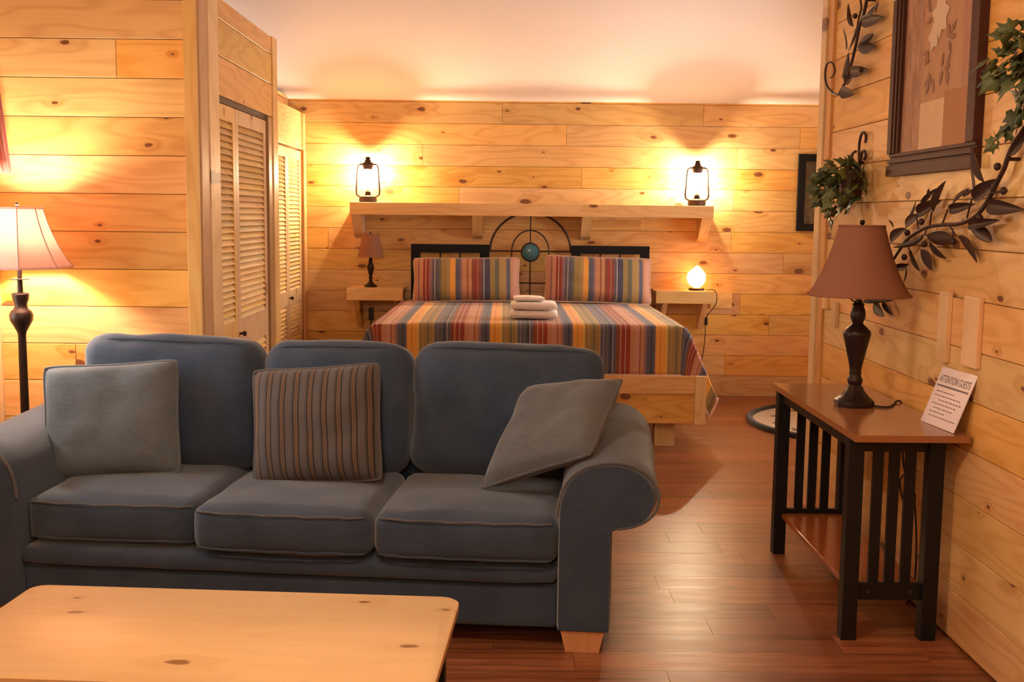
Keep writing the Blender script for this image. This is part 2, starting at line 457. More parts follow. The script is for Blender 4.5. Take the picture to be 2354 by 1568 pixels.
_pc = {}
def plank_mesh(l, h, t=.018, c=.0022):
    key = (round(l, 3), round(h, 3))
    if key not in _pc:
        v = [(0, t, 0), (l, t, 0), (l, t, h), (0, t, h), (0, c, 0), (l, c, 0), (l, c, h), (0, c, h),
             (c*.5, 0, c), (l-c*.5, 0, c), (l-c*.5, 0, h-c), (c*.5, 0, h-c)]
        f = [(3, 2, 1, 0), (8, 9, 10, 11), (4, 5, 9, 8), (5, 6, 10, 9), (6, 7, 11, 10), (7, 4, 8, 11), (0, 1, 5, 4), (1, 2, 6, 5), (2, 3, 7, 6), (3, 0, 4, 7)]
        _pc[key] = mesh('plank', v, f)
    return _pc[key]
def plank_rows(parent, origin, rotz, length, z0, pitch, nrows, joints, zmax, skip=None, gap=.0022, zmin=0):
    """tongue-and-groove rows; local x runs along the wall, the face looks along local -y"""
    for k in range(nrows):
        a = z0+k*pitch; b = min(a+pitch, zmax); a2 = max(a, zmin)
        if b-a2 < .02: continue
        cuts = [0]+sorted(j for j in joints.get(k, []) if .05 < j < length-.05)+[length]
        for s, e in zip(cuts[:-1], cuts[1:]):
            me = plank_mesh(e-s-.0015, b-a2-gap)
            loc = Vector(origin)+Matrix.Rotation(rotz, 3, 'Z') @ Vector((s, 0, 0)); loc.z = a2
            obj('plank', me, M['pine_x'], parent, loc, (0, 0, rotz))

rj = random.Random(5)
# floor: slab with planks laid across the room
fl = struct(MB().box(XS-.1, 3.1, -1.7, YB+.1, -.12, -.004).build('floor', M['floor'], smooth=None))
fp = {}
def floor_plank(l, w):
    k = (round(l, 3), round(w, 3))
    if k not in fp:
        c = .0008
        v = [(0, 0, -.003), (l, 0, -.003), (l, w, -.003), (0, w, -.003), (c, c, 0), (l-c, c, 0), (l-c, w-c, 0), (c, w-c, 0)]
        fp[k] = mesh('plank', v, [(4, 5, 6, 7), (0, 1, 5, 4), (1, 2, 6, 5), (2, 3, 7, 6), (3, 0, 4, 7)])
    return fp[k]
y = 1.9; i = 0
while y < YB-.01:
    w = min(.162, YB-y)
    x0 = XS if y < YL else -1.78
    x1 = XR if y < 5.62 else 3.0
    x = x0-rj.uniform(0, 1.2); L = 1.22
    while x < x1:
        a, b = max(x, x0), min(x+L, x1)
        if b-a > .04: obj('plank', floor_plank(b-a, w), M['floor'], fl, (a, y, 0))
        x += L
    y += w; i += 1

# ceiling
zr = zceil(YRIDGE)
cm = MB(); cm.prism([(-1.8, zceil(-1.8)), (YRIDGE, zr), (9.32, zceil(9.32)), (9.32, zceil(9.32)+.12), (YRIDGE, zr+.12), (-1.8, zceil(-1.8)+.12)], XS-.12, 3.1, 'yz')
struct(cm.build('ceiling', M['plaster'], smooth=None))
gab = [(-1.75, 2.5), (8.95, 2.5), (YRIDGE, zr-.02)]

# back wall
wb = struct(MB().box(-1.9, 3.1, YB+.016, YB+.12, 0, 2.42).build('wall_back', M['groove'], smooth=None))
J = {13: [1.75, 3.4], 12: [2.28, 4.2], 11: [1.1, 3.69], 10: [2.41, 3.69], 9: [1.4, 3.67], 8: [2.9], 7: [.32, 3.66], 6: [2.2, 4.1], 5: [1.2, 3.4], 4: [3.75], 3: [.9, 4.0], 2: [3.2], 1: [.6, 3.64], 0: [2.5]}
plank_rows(wb, (-1.78, YB, 0), 0, 4.78, .0, .172, 15, J, 2.428)

# left partition facing the camera
wl = struct(MB().box(XS-.1, XC-.02, YL+.016, YL+.06, 0, 2.5).build('wall_left', M['groove'], smooth=None))
plank_rows(wl, (XS, YL, 0), 0, XC-XS-.055, .062-.168, .168, 16, {13: [.62], 5: [.4], 2: [.5]}, 2.503, zmin=.002)
# side wall with the curtained window, and the wall behind the camera
ws = struct(MB().box(XS-.12, XS-.016, -1.7, 3.55, 0, 2.5).box(XS-.12, XS-.016, 4.62, YB+.1, 0, 2.40).box(XS-.12, XS-.016, 3.55, 4.62, 0, .95).box(XS-.12, XS-.016, 3.55, 4.62, 2.05, 2.5).build('wall_side', M['groove'], smooth=None))
for k in range(16):
    a, b = max(.002, .062-.168+k*.168), min(.062-.168+(k+1)*.168, 2.503)
    if b-a < .02: continue
    segs = [(-1.65, 1.2), (1.2, YL)] if (b < .97 or a > 2.03) else [(-1.65, 1.2), (1.2, 3.52), (4.65, YL)]
    for s, e in segs:
        obj('plank', plank_mesh(e-s-.002, b-a-.0022), M['pine_x'], ws, (XS, s, a), (0, 0, R(90)))
win = struct(MB().box(XS-.09, XS+.012, 3.47, 3.56, .87, 2.13, .004).box(XS-.09, XS+.012, 4.61, 4.70, .87, 2.13, .004).box(XS-.09, XS+.012, 3.56, 4.61, 2.04, 2.13, .004).box(XS-.09, XS+.02, 3.56, 4.61, .87, .96, .004).build('window_1', M['trim_z'], smooth=None))
MB().box(XS-.07, XS-.04, 3.56, 4.61, 1.47, 1.51).build('sash_rail', M['trim_y'], win, None)
MB().box(XS-.058, XS-.054, 3.56, 4.61, .96, 2.04).build('pane', M['glass'], win, None)
struct(MB().prism(gab, XS-.12, XS-.016, 'yz').build('wall_side_gable', M['pine_y'], smooth=None))
wf = struct(MB().box(XS-.1, 1.75, -1.8, -1.7, 0, 2.5).build('wall_front', M['pine_x'], smooth=None))

# right wall
struct(MB().prism([(-1.7, 2.608), (5.60, 2.608), (5.60, zceil(5.6)-.01), (YRIDGE, zr-.01), (-1.45, 2.608)], XR, XR+.11, 'yz').build('wall_right_gable', M['pine_y'], smooth=None))
wr = struct(MB().box(XR+.016, XR+.11, -1.7, 5.60, 0, 2.606).build('wall_right', M['groove'], smooth=None))
J = {}
for k in range(16): J[k] = [7.23-rj.choice([3.5, 3.75, 4.05, 4.3, 4.62, 4.9, 2.6]), 7.23-rj.uniform(-.5, 2.2)]
J[10] = [7.2-5.09+1.65-1.53, 4]; 
plank_rows(wr, (XR, 5.53, 0), R(-90), 7.23, .010, .1735, 16, J, 2.606, zmin=.002)
# corner casing at the end of the right wall
t1 = struct(MB().box(XR-.024, XR+.13, 5.615, 5.70, 0, 3.69, .004).build('trim_1', M['trim_z'], smooth=None), 'pale pine corner post closing the end of the right wall')
struct(MB().box(XR-.014, XR+.02, 5.53, 5.613, 0, 3.72, .004).build('trim_2', pine('orange pine casing', 'z', light=(.62, .33, .12), dark=(.46, .21, .07), knots=.8), smooth=None), 'orange pine casing beside the corner post of the right wall')
# return wall and far side of the bed alcove
struct(MB().box(XR+.11, 3.1, 5.60, 5.70, 0, 3.70).build('wall_return', M['pine_x'], smooth=None))
struct(MB().box(3.0, 3.1, 5.70, 6.55, 0, 2.5).box(3.0, 3.1, 8.45, YB+.1, 0, 2.40).box(3.0, 3.1, 6.55, 8.45, 0, .75).box(3.0, 3.1, 6.55, 8.45, 2.1, 2.5).prism([(5.7, 2.5), (8.95, 2.5), (5.7, 3.69)], 3.0, 3.1, 'yz').build('wall_alcove_right', M['pine_y'], smooth=None))
w2_ = struct(MB().box(2.985, 3.06, 6.46, 6.56, .66, 2.19, .004).box(2.985, 3.06, 8.44, 8.54, .66, 2.19, .004).box(2.985, 3.06, 6.56, 8.44, 2.09, 2.19, .004).box(2.97, 3.06, 6.56, 8.44, .66, .76, .004).build('added_window', M['trim_z'], smooth=None))  # unseen window, added to let more daylight into the alcove
MB().box(3.03, 3.06, 7.47, 7.53, .76, 2.09).box(3.03, 3.06, 6.56, 8.44, 1.40, 1.44).build('mullion', M['trim_z'], w2_, None)
MB().box(3.043, 3.047, 6.56, 8.44, .76, 2.09).build('pane', M['glass'], w2_, None)
wal = struct(MB().box(-1.9, -1.797, 6.6, YB+.016, 0, 2.44).build('wall_alcove_left', M['groove'], smooth=None))
for k in range(15):
    a, b = k*.172, min((k+1)*.172, 2.445)
    if b-a > .02: obj('plank', plank_mesh(YB-6.6, b-a-.0022), M['pine_x'], wal, (-1.78, 6.6, a), (0, 0, R(90)))
# inside corner strip of the left partition
struct(MB().box(XS, -2.257, YL-.02, YL, 0, 2.5, .003).build('trim_3', M['trim_z'], smooth=None), 'pine strip in the inside corner behind the floor lamp')
# outer corner casing of the left partition
struct(MB().box(XC-.055, XC+.004, YL-.02, YL+.004, 0, 2.503, .004).build('trim_4', M['trim_z'], smooth=None), 'pale pine corner board at the end of the left wall')
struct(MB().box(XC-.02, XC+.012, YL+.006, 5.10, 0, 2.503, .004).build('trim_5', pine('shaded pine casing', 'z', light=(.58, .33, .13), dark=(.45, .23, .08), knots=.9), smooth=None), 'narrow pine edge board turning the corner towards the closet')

# ------------------------------------------------------------------ louvered closets
def louver_leaf(parent, loc, rotz, w, z0, z1, mid0, mid1, knob=None):
    leaf = MB()
    st = .045 if w < .5 else .062
    leaf.box(0, st, 0, .028, z0, z1, .002).box(w-st, w, 0, .028, z0, z1, .002)
    leaf.box(st, w-st, 0, .028, z0, z0+.11).box(st, w-st, 0, .028, mid0, mid1).box(st, w-st, 0, .028, z1-.075, z1)
    lf = leaf.build('door_leaf', M['trim_z'], parent, None, loc, (0, 0, rotz))
    lm = MB().box(st, w-st, -.0215, .0215, -.003, .003).mesh('louver'); lm.materials.append(M['louver'])
    def run(a, b):
        n = int((b-a)/.031); 
        for i in range(n):
            obj('louver', lm, M['louver'], lf, (0, .014, a+(i+.5)*(b-a)/n), (R(58), 0, 0))
    run(mid1, z1-.075); run(z0+.11, mid0)
    if knob is not None:
        MB().lathe([(0, 0), (.006, 0), (.006, .012), (.013, .018), (.015, .026), (.010, .033), (0, .035)], 12).build('knob', M['iron_brown'], lf, 40, (knob, 0, (mid0+mid1)/2), (R(90), 0, 0))
    return lf
# near closet: side face x = XC, from y 5.10 to 6.63
c1 = thing('closet', 'tall pine closet with louvered bifold doors just behind the sofa', 'closet', (XC, 5.10, 0))
MB().box(-.42, -.40, 0, 1.53, 0, 2.49).box(-.40, -.03, 1.50, 1.53, 0, 2.49).build('carcass', M['pine_z'], c1, None)
MB().box(-.02, .014, .012, .185, 0, 2.5, .004).build('casing', M['trim_z'], c1, None)
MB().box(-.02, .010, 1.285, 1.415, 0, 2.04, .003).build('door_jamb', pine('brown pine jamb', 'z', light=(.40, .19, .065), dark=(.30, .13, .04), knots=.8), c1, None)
MB().box(-.02, .014, 1.40, 1.53, 0, 2.5, .004).build('casing', M['trim_z'], c1, None)
for a, b in ((2.045, 2.225), (2.229, 2.394), (2.398, 2.495)):
    obj('plank', plank_mesh(1.213, b-a), M['pine_x'], c1, (.008, .186, a), (0, 0, R(90)))
MB().box(-.05, -.002, .186, 1.285, 2.015, 2.045).build('door_track', M['iron_brown'], c1, None)
for y0_, w_, kb in ((.188, .365, None), (.555, .722, .03)):
    louver_leaf(c1, (-.004, y0_+.001, 0), R(90), w_-.003, .02, 2.012, .80, .95, kb)
# far closet beside the bed
c2 = thing('closet', 'lower louvered pine closet beside the back wall, left of the bed', 'closet', (-1.64, 7.2, 0))
MB().box(-.138, -.05, .0, 1.995, 0, 2.28).build('carcass', M['groove'], c2, None)
MB().box(-.14, .0, 0, 1.995, 2.0, 2.295, .003).build('header', M['pine_y'], c2, None)
MB().box(-.14, .006, 1.86, 1.995, 0, 2.0, .003).build('casing', M['trim_z'], c2, None)
MB().box(-.05, -.004, 1.80, 1.86, 0, 2.0, .002).build('door_jamb', pine('amber pine jamb', 'z', light=(.46, .20, .06), dark=(.34, .14, .04), knots=.9), c2, None)
MB().box(-.14, .006, 0, .12, 0, 2.0, .003).build('casing', M['trim_z'], c2, None)
w2 = (1.80-.12)/3
for j in range(3):
    louver_leaf(c2, (-.006, .12+j*w2+.002, 0), R(90), w2-.004, .02, 1.985, .79, .90, .03 if j == 2 else None)

# ------------------------------------------------------------------ wall shelf over the bed
sh = thing('wall_shelf', 'long thick pine shelf on brackets over the bed, two lanterns on it', 'shelf', (.2165, YB, 1.585))
MB().box(-1.455, 1.455, -.28, 0, -.028, 0, .003).build('shelf_board', M['trim_x'], sh, None)
MB().box(-1.457, 1.457, -.302, -.28, -.098, 0, .004).build('front_board', M['trim_x'], sh, None)
MB().box(-1.455, 1.455, -.022, 0, -.12, -.028, .003).build('wall_cleat', M['pine_x'], sh, None)
bp = [(-.022, -.028), (-.27, -.028), (-.27, -.098), (-.10, -.26), (-.022, -.29)]
for x in (-1.41, -.44, .445, 1.41):
    MB().prism(bp, x-.04, x+.04, 'yz').build('bracket', M['trim_z'], sh, None)

# ------------------------------------------------------------------ lanterns
def lantern(x, label):
    L = thing('lantern', label, 'lantern', (x, YB-.15, 1.5855), group='lanterns on the shelf over the bed')
    MB().lathe([(.0, 0), (.066, 0), (.072, .006), (.074, .02), (.070, .046), (.055, .054), (.03, .058), (0, .058)], 28).build('fuel_base', M['iron_brown'], L)
    MB().lathe([(.028, .055), (.026, .068), (.022, .075), (.022, .085), (.010, .09), (0, .09)], 20).build('burner', M['iron_brown'], L)
    for s in (-1, 1):
        MB().tube(smooth_path([(s*.064, 0, .045), (s*.088, 0, .060), (s*.094, 0, .10), (s*.088, 0, .17), (s*.083, 0, .25), (s*.078, 0, .285), (s*.064, 0, .302), (s*.034, 0, .305)]), .0078, 8).build('side_tube', M['iron_brown'], L)
    MB().lathe([(.033, .264), (.038, .272), (.042, .290), (.046, .305), (.040, .318), (.026, .325), (.026, .335), (.018, .345), (.022, .356), (.012, .365), (0, .366)], 24).build('hood', M['iron_brown'], L)
    MB().lathe([(.026, .085), (.046, .12), (.055, .17), (.050, .22), (.034, .264)], 28, cap=False).build('glass_globe', M['globe'], L, 60)
    MB().tube([(.062*math.cos(a), .062*math.sin(a), .178) for a in [i*math.pi/10 for i in range(20)]], .0018, 6, True).build('wire_guard', M['iron_brown'], L)
    MB().lathe([(0, .088), (.009, .088), (.009, .185), (.011, .20), (.008, .207), (0, .207)], 12).build('lamp_socket', plain('porcelain candle sleeve', (.8, .72, .6), .4), L)
    MB().lathe([(0, .210), (.005, .212), (.0085, .219), (.0085, .227), (.005, .234), (0, .236)], 16).build('bulb', M['bulb_lantern'], L, 80)
    return L
lantern(-1.112, 'lit brown hurricane lantern on the shelf end nearer the closets')
lantern(1.558, 'lit brown hurricane lantern on the shelf end above the salt lamp')

# ------------------------------------------------------------------ bedside shelves
def night_shelf(x0, x1, label, bx):
    N = thing('bedside_shelf', label, 'shelf', ((x0+x1)/2, YB, .90), group='bedside wall shelves')
    h = (x1-x0)/2
    MB().box(-h, h, -.30, 0, -.03, 0, .003).build('shelf_board', M['trim_x'], N, None)
    MB().box(-h-.002, h+.002, -.32, -.30, -.10, 0, .004).build('front_board', M['trim_x'], N, None)
    for b in bx:
        MB().prism([(0, -.03), (-.29, -.03), (-.29, -.10), (-.09, -.33), (0, -.33)], b-.02, b+.02, 'yz').build('bracket', M['pine_z'], N, None)
    return N
night_shelf(-1.265, -.815, 'small pine bedside shelf under the unlit bedside lamp', (-.15, .17))
night_shelf(1.225, 1.70, 'small pine bedside shelf holding the glowing salt lamp', (-.16, .165))
# pine backing frame on the wall beside the right-hand bedside shelf
tag(MB().box(1.72, 1.90, YB-.018, YB-.001, .74, .875, .003).build('wall_panel', M['trim_x'], None, None), 'short pine board on the back wall beside the salt lamp shelf', 'board')

# ------------------------------------------------------------------ small bedside lamp (unlit)
BL = thing('table_lamp', 'small unlit table lamp with pinkish brown shade on the bedside shelf', 'lamp', (-1.09, YB-.17, .9005))
MB().lathe([(0, 0), (.052, 0), (.052, .012), (.035, .022), (.018, .04), (.012, .06), (.018, .075), (.012, .085), (.016, .10), (.028, .15), (.030, .165), (.020, .19), (.014, .20), (.018, .215), (.012, .23), (.010, .275), (0, .275)], 20).build('lamp_base', M['iron'], BL)
MB().lathe([(.105, .245), (.092, .30), (.078, .36), (.066, .432), (.063, .432), (.075, .36), (.089, .30), (.102, .245)], 32, cap=False).build('lamp_shade', M['shade_brown'], BL, 60)
MB().lathe([(0, .43), (.007, .432), (.006, .445), (0, .448)], 10).tube([(-.064, 0, .428), (.064, 0, .428)], .0025, 6).tube([(0, 0, .27), (0, 0, .43)], .003, 6).build('finial', M['iron'], BL)

# ------------------------------------------------------------------ salt lamp
SL_ = thing('salt_lamp', 'glowing orange salt crystal lamp on the bedside shelf', 'lamp', (1.573, YB-.17, .9005))
MB().lathe([(0, 0), (.062, 0), (.065, .006), (.062, .018), (.0, .02)], 24).build('wood_base', M['iron_brown'], SL_)
bm = bmesh.new(); bmesh.ops.create_icosphere(bm, subdivisions=3, radius=1)
for q in bm.verts:
    p = q.co.copy(); n = mnoise.noise(p*1.9)*.16+mnoise.noise(p*4.5)*.07
    s = 1+n; tz = (p.z+1)/2
    w = (.074 if tz < .45 else .074*(1-((tz-.45)/.6)**2*.75))
    q.co = Vector((p.x*w*s*1.05, p.y*w*s, .018+tz*.185*(1+n*.3)))
MB().bm(bm).build('salt_crystal', M['salt'], SL_, 22)
tag(MB().tube(smooth_path([(1.64, YB-.20, .905), (1.715, YB-.24, .90), (1.722, YB-.25, .80), (1.69, YB-.05, .68), (1.685, YB-.02, .60), (1.68, YB-.02, .45), (1.66, YB-.02, .30), (1.62, YB-.03, .16), (1.60, YB-.05, .012)]), .0035, 6).build('lamp_cord', M['plug'], None), 'thin dark cord hanging from the salt lamp down the back wall', 'cord')
tag(MB().box(1.675, 1.70, YB-.035, YB-.012, .60, .665, .006).build('cord_switch', M['plug'], None), 'small dark inline switch on the cord below the salt lamp', 'switch')
PL = thing('power_plug', 'dark plug and short cord under the unlit bedside lamp', 'plug', (-1.10, YB-.06, .60))
MB().box(-.02, .02, -.02, .02, .02, .12, .008).build('plug_body', M['plug'], PL)
MB().tube(smooth_path([(0, 0, .02), (-.01, -.01, -.06), (-.06, 0, -.13), (-.03, .02, -.22), (.02, .03, -.30)]), .005, 6).build('cord', M['plug'], PL)

# ------------------------------------------------------------------ bed
BX = .16
bed = thing('bed', 'king size pine platform bed with panelled footboard', 'bed', (BX, 6.97, 0))
hw = 1.135
MB().box(-hw+.07, hw-.07, 0, .035, .40, .487, .003).build('top_rail', M['trim_x'], bed, None)
MB().box(-hw+.07, hw-.07, .012, .030, .18, .40).build('footboard_panel', M['pine_x'], bed, None)
MB().box(-hw+.07, hw-.07, 0, .018, .372, .40, .003).build('moulding', M['trim_x'], bed, None)
for s in (-1, 1):
    MB().box(s*hw-.035-s*.035, s*hw+.035-s*.035, -.004, .04, .175, .487, .003).build('stile', M['trim_z'], bed, None)
    MB().box(s*hw-.018-s*.018, s*hw+.018-s*.018, .04, 2.10, .18, .46, .003).build('side_rail', M['pine_y'], bed, None)
    for yy in (.16, 1.9):
        MB().box(s*.90-.066, s*.90+.066, yy, yy+.09, 0, .18, .003).build('leg', M['trim_z'], bed, None)
MB().box(-hw+.03, hw-.03, .045, 2.10, .30, .33).build('platform', M['pine_x'], bed, None)
softbox(1.90, 2.02, .44, .07, 14, seed=3).build('mattress', M['white_cloth'], bed, 60, (0, 1.07, .553))

# headboard
hb = thing('headboard', 'black metal headboard with an arch and a turquoise disc', 'headboard', (BX, YB-.085, 0))
def bar(x0, x1, z0, z1, name='frame_bar', t=.025):
    MB().box(x0, x1, -t/2, t/2, z0, z1, .002).build(name, M['blackmetal'], hb, None)
for s, a, b in ((-1, -.928, -.284), (1, .387, 1.032)):
    bar(a, b, 1.185, 1.252); bar(a, a+.078, .25, 1.185, 'post'); bar(b-.078, b, .25, 1.185, 'post')
    bar(a+.078, b-.078, .78, .82)
    for k in (1, 2): 
        xx = a+.078+(b-a-.156)*k/3; MB().tube([(xx, 0, .80), (xx, 0, 1.19)], .006, 8).build('spindle', M['blackmetal'], hb)
cx = .0515
MB().tube([(cx+.332*math.cos(a), 0, 1.20+.315*math.sin(a)) for a in [math.pi*i/40 for i in range(41)]], .009, 8).build('arch', M['iron_brown'], hb)
MB().tube([(cx+.153, 0, .80)]+[(cx+.153*math.cos(a), 0, 1.20+.172*math.sin(a)) for a in [math.pi*i/30 for i in range(31)]]+[(cx-.153, 0, .80)], .0055, 8).build('inner_arch', M['iron_brown'], hb)
MB().tube([(cx, .006, .80), (cx, .006, 1.513)], .005, 8).build('spindle', M['iron_brown'], hb)
MB().tube([(cx-.335, .006, 1.20), (cx+.335, .006, 1.20)], .005, 8).tube([(cx-.335, .006, .94), (cx+.335, .006, .94)], .005, 8).build('cross_rod', M['iron_brown'], hb)
bar(-.284, .387, .78, .82)
dd = MB().lathe([(0, -.008), (.066, -.008), (.066, .010), (.05, .016), (0, .018)], 32).build('glass_disc', M['turq'], hb, 50, (cx, -.016, 1.195), (R(90), 0, 0))
MB().tube([(.069*math.cos(a), .069*math.sin(a), 0) for a in [i*math.pi/20 for i in range(40)]], .010, 8, True).build('disc_ring', M['iron_brown'], dd)

# quilt
def make_quilt():
    HW, Lq = .972, 2.0
    eS, eF = .545, .355
    top, rr = .802, .035
    na = 92; nt = 64
    V = []; F = []; UV = []
    As = [-(HW+eS)+(2*(HW+eS))*i/na for i in range(na+1)]
    Ts = [(Lq+eF)*j/nt for j in range(nt+1)]
    for T in Ts:
        for a in As:
            e = max(0, abs(a)-HW); e2 = max(0, T-Lq); sx = 1 if a > 0 else -1
            d = math.hypot(e, e2)
            x0 = max(-HW, min(HW, a)); y0 = 9.04-min(T, Lq)
            if d > 0:
                ph = math.atan2(e2, e)/(math.pi/2)          # 0 side, 1 foot
                th = R(25)*(1-ph)+R(3)*ph
                th *= (.04+.96*min(1, T/Lq)) if ph < .01 else 1
                th += R(2.5)*math.sin(T*9)*(1-ph)
                out = d*math.sin(th)+rr*(1-math.exp(-d/rr)); dz = d*math.cos(th)-rr*(1-math.exp(-d/rr))
                x = x0+sx*out*(e/d); yy = y0-out*(e2/d); z = top-max(0, dz)
            else:
                x, yy = x0, y0; bul = (1-(a/HW)**4)
                z = top+.012*bul*math.sin(min(1, T/Lq)*math.pi*.8)+.004*mnoise.noise(Vector((a*3, T*3, 0)))
            yy = max(yy, 7.014)
            V.append((x+BX, yy, z)); UV.append((a+.245, T))
    w = na+1
    for j in range(nt):
        for i in range(na): F.append((j*w+i, (j+1)*w+i, (j+1)*w+i+1, j*w+i+1))
    q = obj('quilt', mesh('quilt', V, F, UV, 60), M['quilt'])
    sol = q.modifiers.new('thickness', 'SOLIDIFY'); sol.thickness = .010; sol.offset = -1
    hem = [V[j*w] for j in range(nt+1)]+[V[nt*w+i] for i in range(1, na)]+[V[j*w+na] for j in range(nt, -1, -1)]
    MB().tube(hem, .010, 6).build('binding', fabric('pink quilt binding', (.55, .32, .26), wear=30), q)
    return q
tag(make_quilt(), 'multicoloured striped quilt draped over the bed', 'quilt')

# shams
def sham(x, y, z, w, h, rot, label, seed):
    v, f, uv = pillow(w, h, .20, 24, seed, .05, 3.2)
    p = obj('pillow_sham', mesh('pillow_sham', v, f, uv, 179), M['sham'], None, (x, y, z), rot)
    MB().tube(pillow_edge(w, h, 24, .05), .008, 6, True).build('flange', fabric('sham flange', (.50, .30, .20), wear=30), p)
    return tag(p, label, 'pillow', 'striped shams against the headboard')
sham(-.30, 8.78, .982, .86, .365, (R(-20), R(-1), 0), 'striped pillow sham on the side of the bed by the unlit lamp', 2)
sham(.745, 8.78, .99, .86, .385, (R(-20), R(1.5), 0), 'striped pillow sham on the side of the bed by the salt lamp', 5)

# towels folded on the bed
tz = .822
for i, (w, d, h, lab) in enumerate(((.315, .27, .048, 'white folded bath towel at the bottom of the stack on the bed'), (.305, .26, .046, 'white folded towel in the middle of the stack on the bed'), (.20, .18, .026, 'small white folded washcloth on top of the towel stack'))):
    xo = .198 if i < 2 else .165
    mbt = softbox(w, d, h, h*.45, 10, .006, seed=11+i, wob=.004)
    o = mbt.build('towel', M['white_cloth'], None, 60, (xo, 7.34+.01*i, tz+h/2), (0, 0, R(-2+3*i)))
    MB().tube([(-w/2+.006, -d/2-.001, 0), (w/2-.006, -d/2-.001, 0)], .0035, 6).build('fold', M['white_cloth'], o)
    tag(o, lab, 'towel', 'towels stacked on the bed'); tz += h+.009

# ------------------------------------------------------------------ rug and framed panel in the alcove
rg = thing('rug', 'cream rug with black border on the floor beyond the corner post', 'rug', (2.62, 7.95, .001))
MB().lathe([(0, 0), (.80, 0), (.80, .010), (0, .011)], 48).build('rug_field', M['rug'], rg, 50)
MB().tube([(.80*math.cos(a), .80*math.sin(a), .014) for a in [i*math.pi/40 for i in range(80)]], .024, 8, True).build('braided_edge', M['rug_dark'], rg)
for k in range(14):
    a = k*2*math.pi/14
    MB().box(-.045, .045, -.016, .016, .009, .0135).build('motif', M['rug_motif'], rg, None, (.62*math.cos(a), .62*math.sin(a), 0), (0, 0, a+R(60)))
fp_ = thing('picture_frame', 'black framed picture on the back wall, half hidden by the corner post', 'picture', (2.60, YB-.002, 1.705))
for x0, x1, z0, z1 in ((-.19, .19, -.315, -.255), (-.19, .19, .255, .315), (-.19, -.13, -.255, .255), (.13, .19, -.255, .255)):
    MB().box(x0, x1, -.03, 0, z0, z1, .003).build('frame_bar', M['blackmetal'], fp_, None)
MB().box(-.13, .13, -.012, 0, -.255, .255).build('picture', tone('dim olive print', (.20, .16, .08), (.10, .08, .05)), fp_, None)

# ------------------------------------------------------------------ sofa
sofa = thing('sofa', 'dark blue denim three-seat sofa with rolled arms', 'sofa', (-.768, 3.784, 0), R(-5.61))
softbox(1.93, .86, .16, .02, 10, seed=1, wob=.002).build('base', M['denim'], sofa, 60, (0, .44, .148))
softbox(1.93, .80, .078, .034, 12, seed=2, wob=.002).build('front_rail', M['denim'], sofa, 60, (0, .385, .264))
softbox(2.24, .24, .76, .08, 12, seed=3).build('sofa_back', M['denim'], sofa, 60, (0, .81, .46))
prof = [(.962, .07), (.962, .48), (.970, .54), (.990, .595), (1.03, .638), (1.09, .664), (1.15, .672), (1.215, .662), (1.268, .632), (1.298, .59), (1.305, .555), (1.295, .51), (1.262, .474), (1.215, .452), (1.168, .444), (1.150, .435), (1.150, .07)]
def arm(s):
    pts = [Vector((p[0], p[1], 0)) for p in prof]
    sm = [(q.x, q.y) for q in smooth_path(pts[1:15], 3)]
    pr = [prof[0]]+sm+[prof[15], prof[16]]
    n = len(pr); ny = 14; mb = MB(); v = []; f = []
    for j in range(ny+1):
        t = j/ny; yy = -.018+t*.90
        ins = .012*max(0, 1-j*1.0) if j < 1 else 0
        for (x, z) in pr:
            k = max(0, (z-.40)/.27)
            zz = z+k*.055*t**1.3
            xx = 1.09+(x-1.09)*(1-ins*6) if ins else x
            zz = .37+(zz-.37)*(1-ins*3) if ins else zz
            v.append((s*(xx+.004*mnoise.noise(Vector((x*8, yy*5, z*8+s)))), yy-(0 if j else .006), zz))
    for j in range(ny):
        for i in range(n):
            k = (i+1) % n; f.append((j*n+i, j*n+k, (j+1)*n+k, (j+1)*n+i))
    f.append(tuple(range(n))); f.append(tuple(ny*n+i for i in range(n-1, -1, -1)))
    mb.add(v, f)
    a = mb.build('arm', M['denim'], sofa, 50)
    MB().tube([(s*x, -.021, z) for x, z in pr[1:-2]], .0055, 6).build('seam', M['seam'], a)
    return a
arm(1); arm(-1)
for i, (x, yo, sd) in enumerate(((-.645, .028, 21), (.0, -.035, 22), (.645, -.035, 23))):
    c = softbox(.642, .66, .165, .045, 16, .022, seed=sd, wob=.006, fcrown=.018).build('seat_cushion', M['denim'], sofa, 70, (x, yo+.33, .388), (0, 0, R((.6, -.4, .2)[i])))
    for zz in (.066, -.062):
        MB().tube([(-.30, -.322, zz)]+[(-.30+.6*k/12, -.331-.012*math.sin(k/12*math.pi), zz+.002*math.sin(k*2.1)) for k in range(1, 12)]+[(.30, -.322, zz)], .0042, 6).build('piping', M['seam'] if zz > 0 else M['denim'], c)
for i, (x, w, sd, rz, zz) in enumerate(((-.650, .755, 31, 1.0, .722), (.040, .610, 32, -.5, .713), (.730, .765, 33, .4, .718))):
    c = softbox(w, .20, .525, .085, 16, .012, seed=sd, wob=.012, fcrown=.045).build('back_cushion', M['denim'], sofa, 70, (x, .655, zz), (R(-9), R(rz), 0))
    MB().tube(smooth_path([(-w/2+.05, -.068, .225), (-w/2+.10, -.072, .243), (-w*.2, -.078, .247), (w*.2, -.078, .246), (w/2-.10, -.072, .243), (w/2-.05, -.068, .225)]), .0045, 6).build('piping', M['denim'], c)
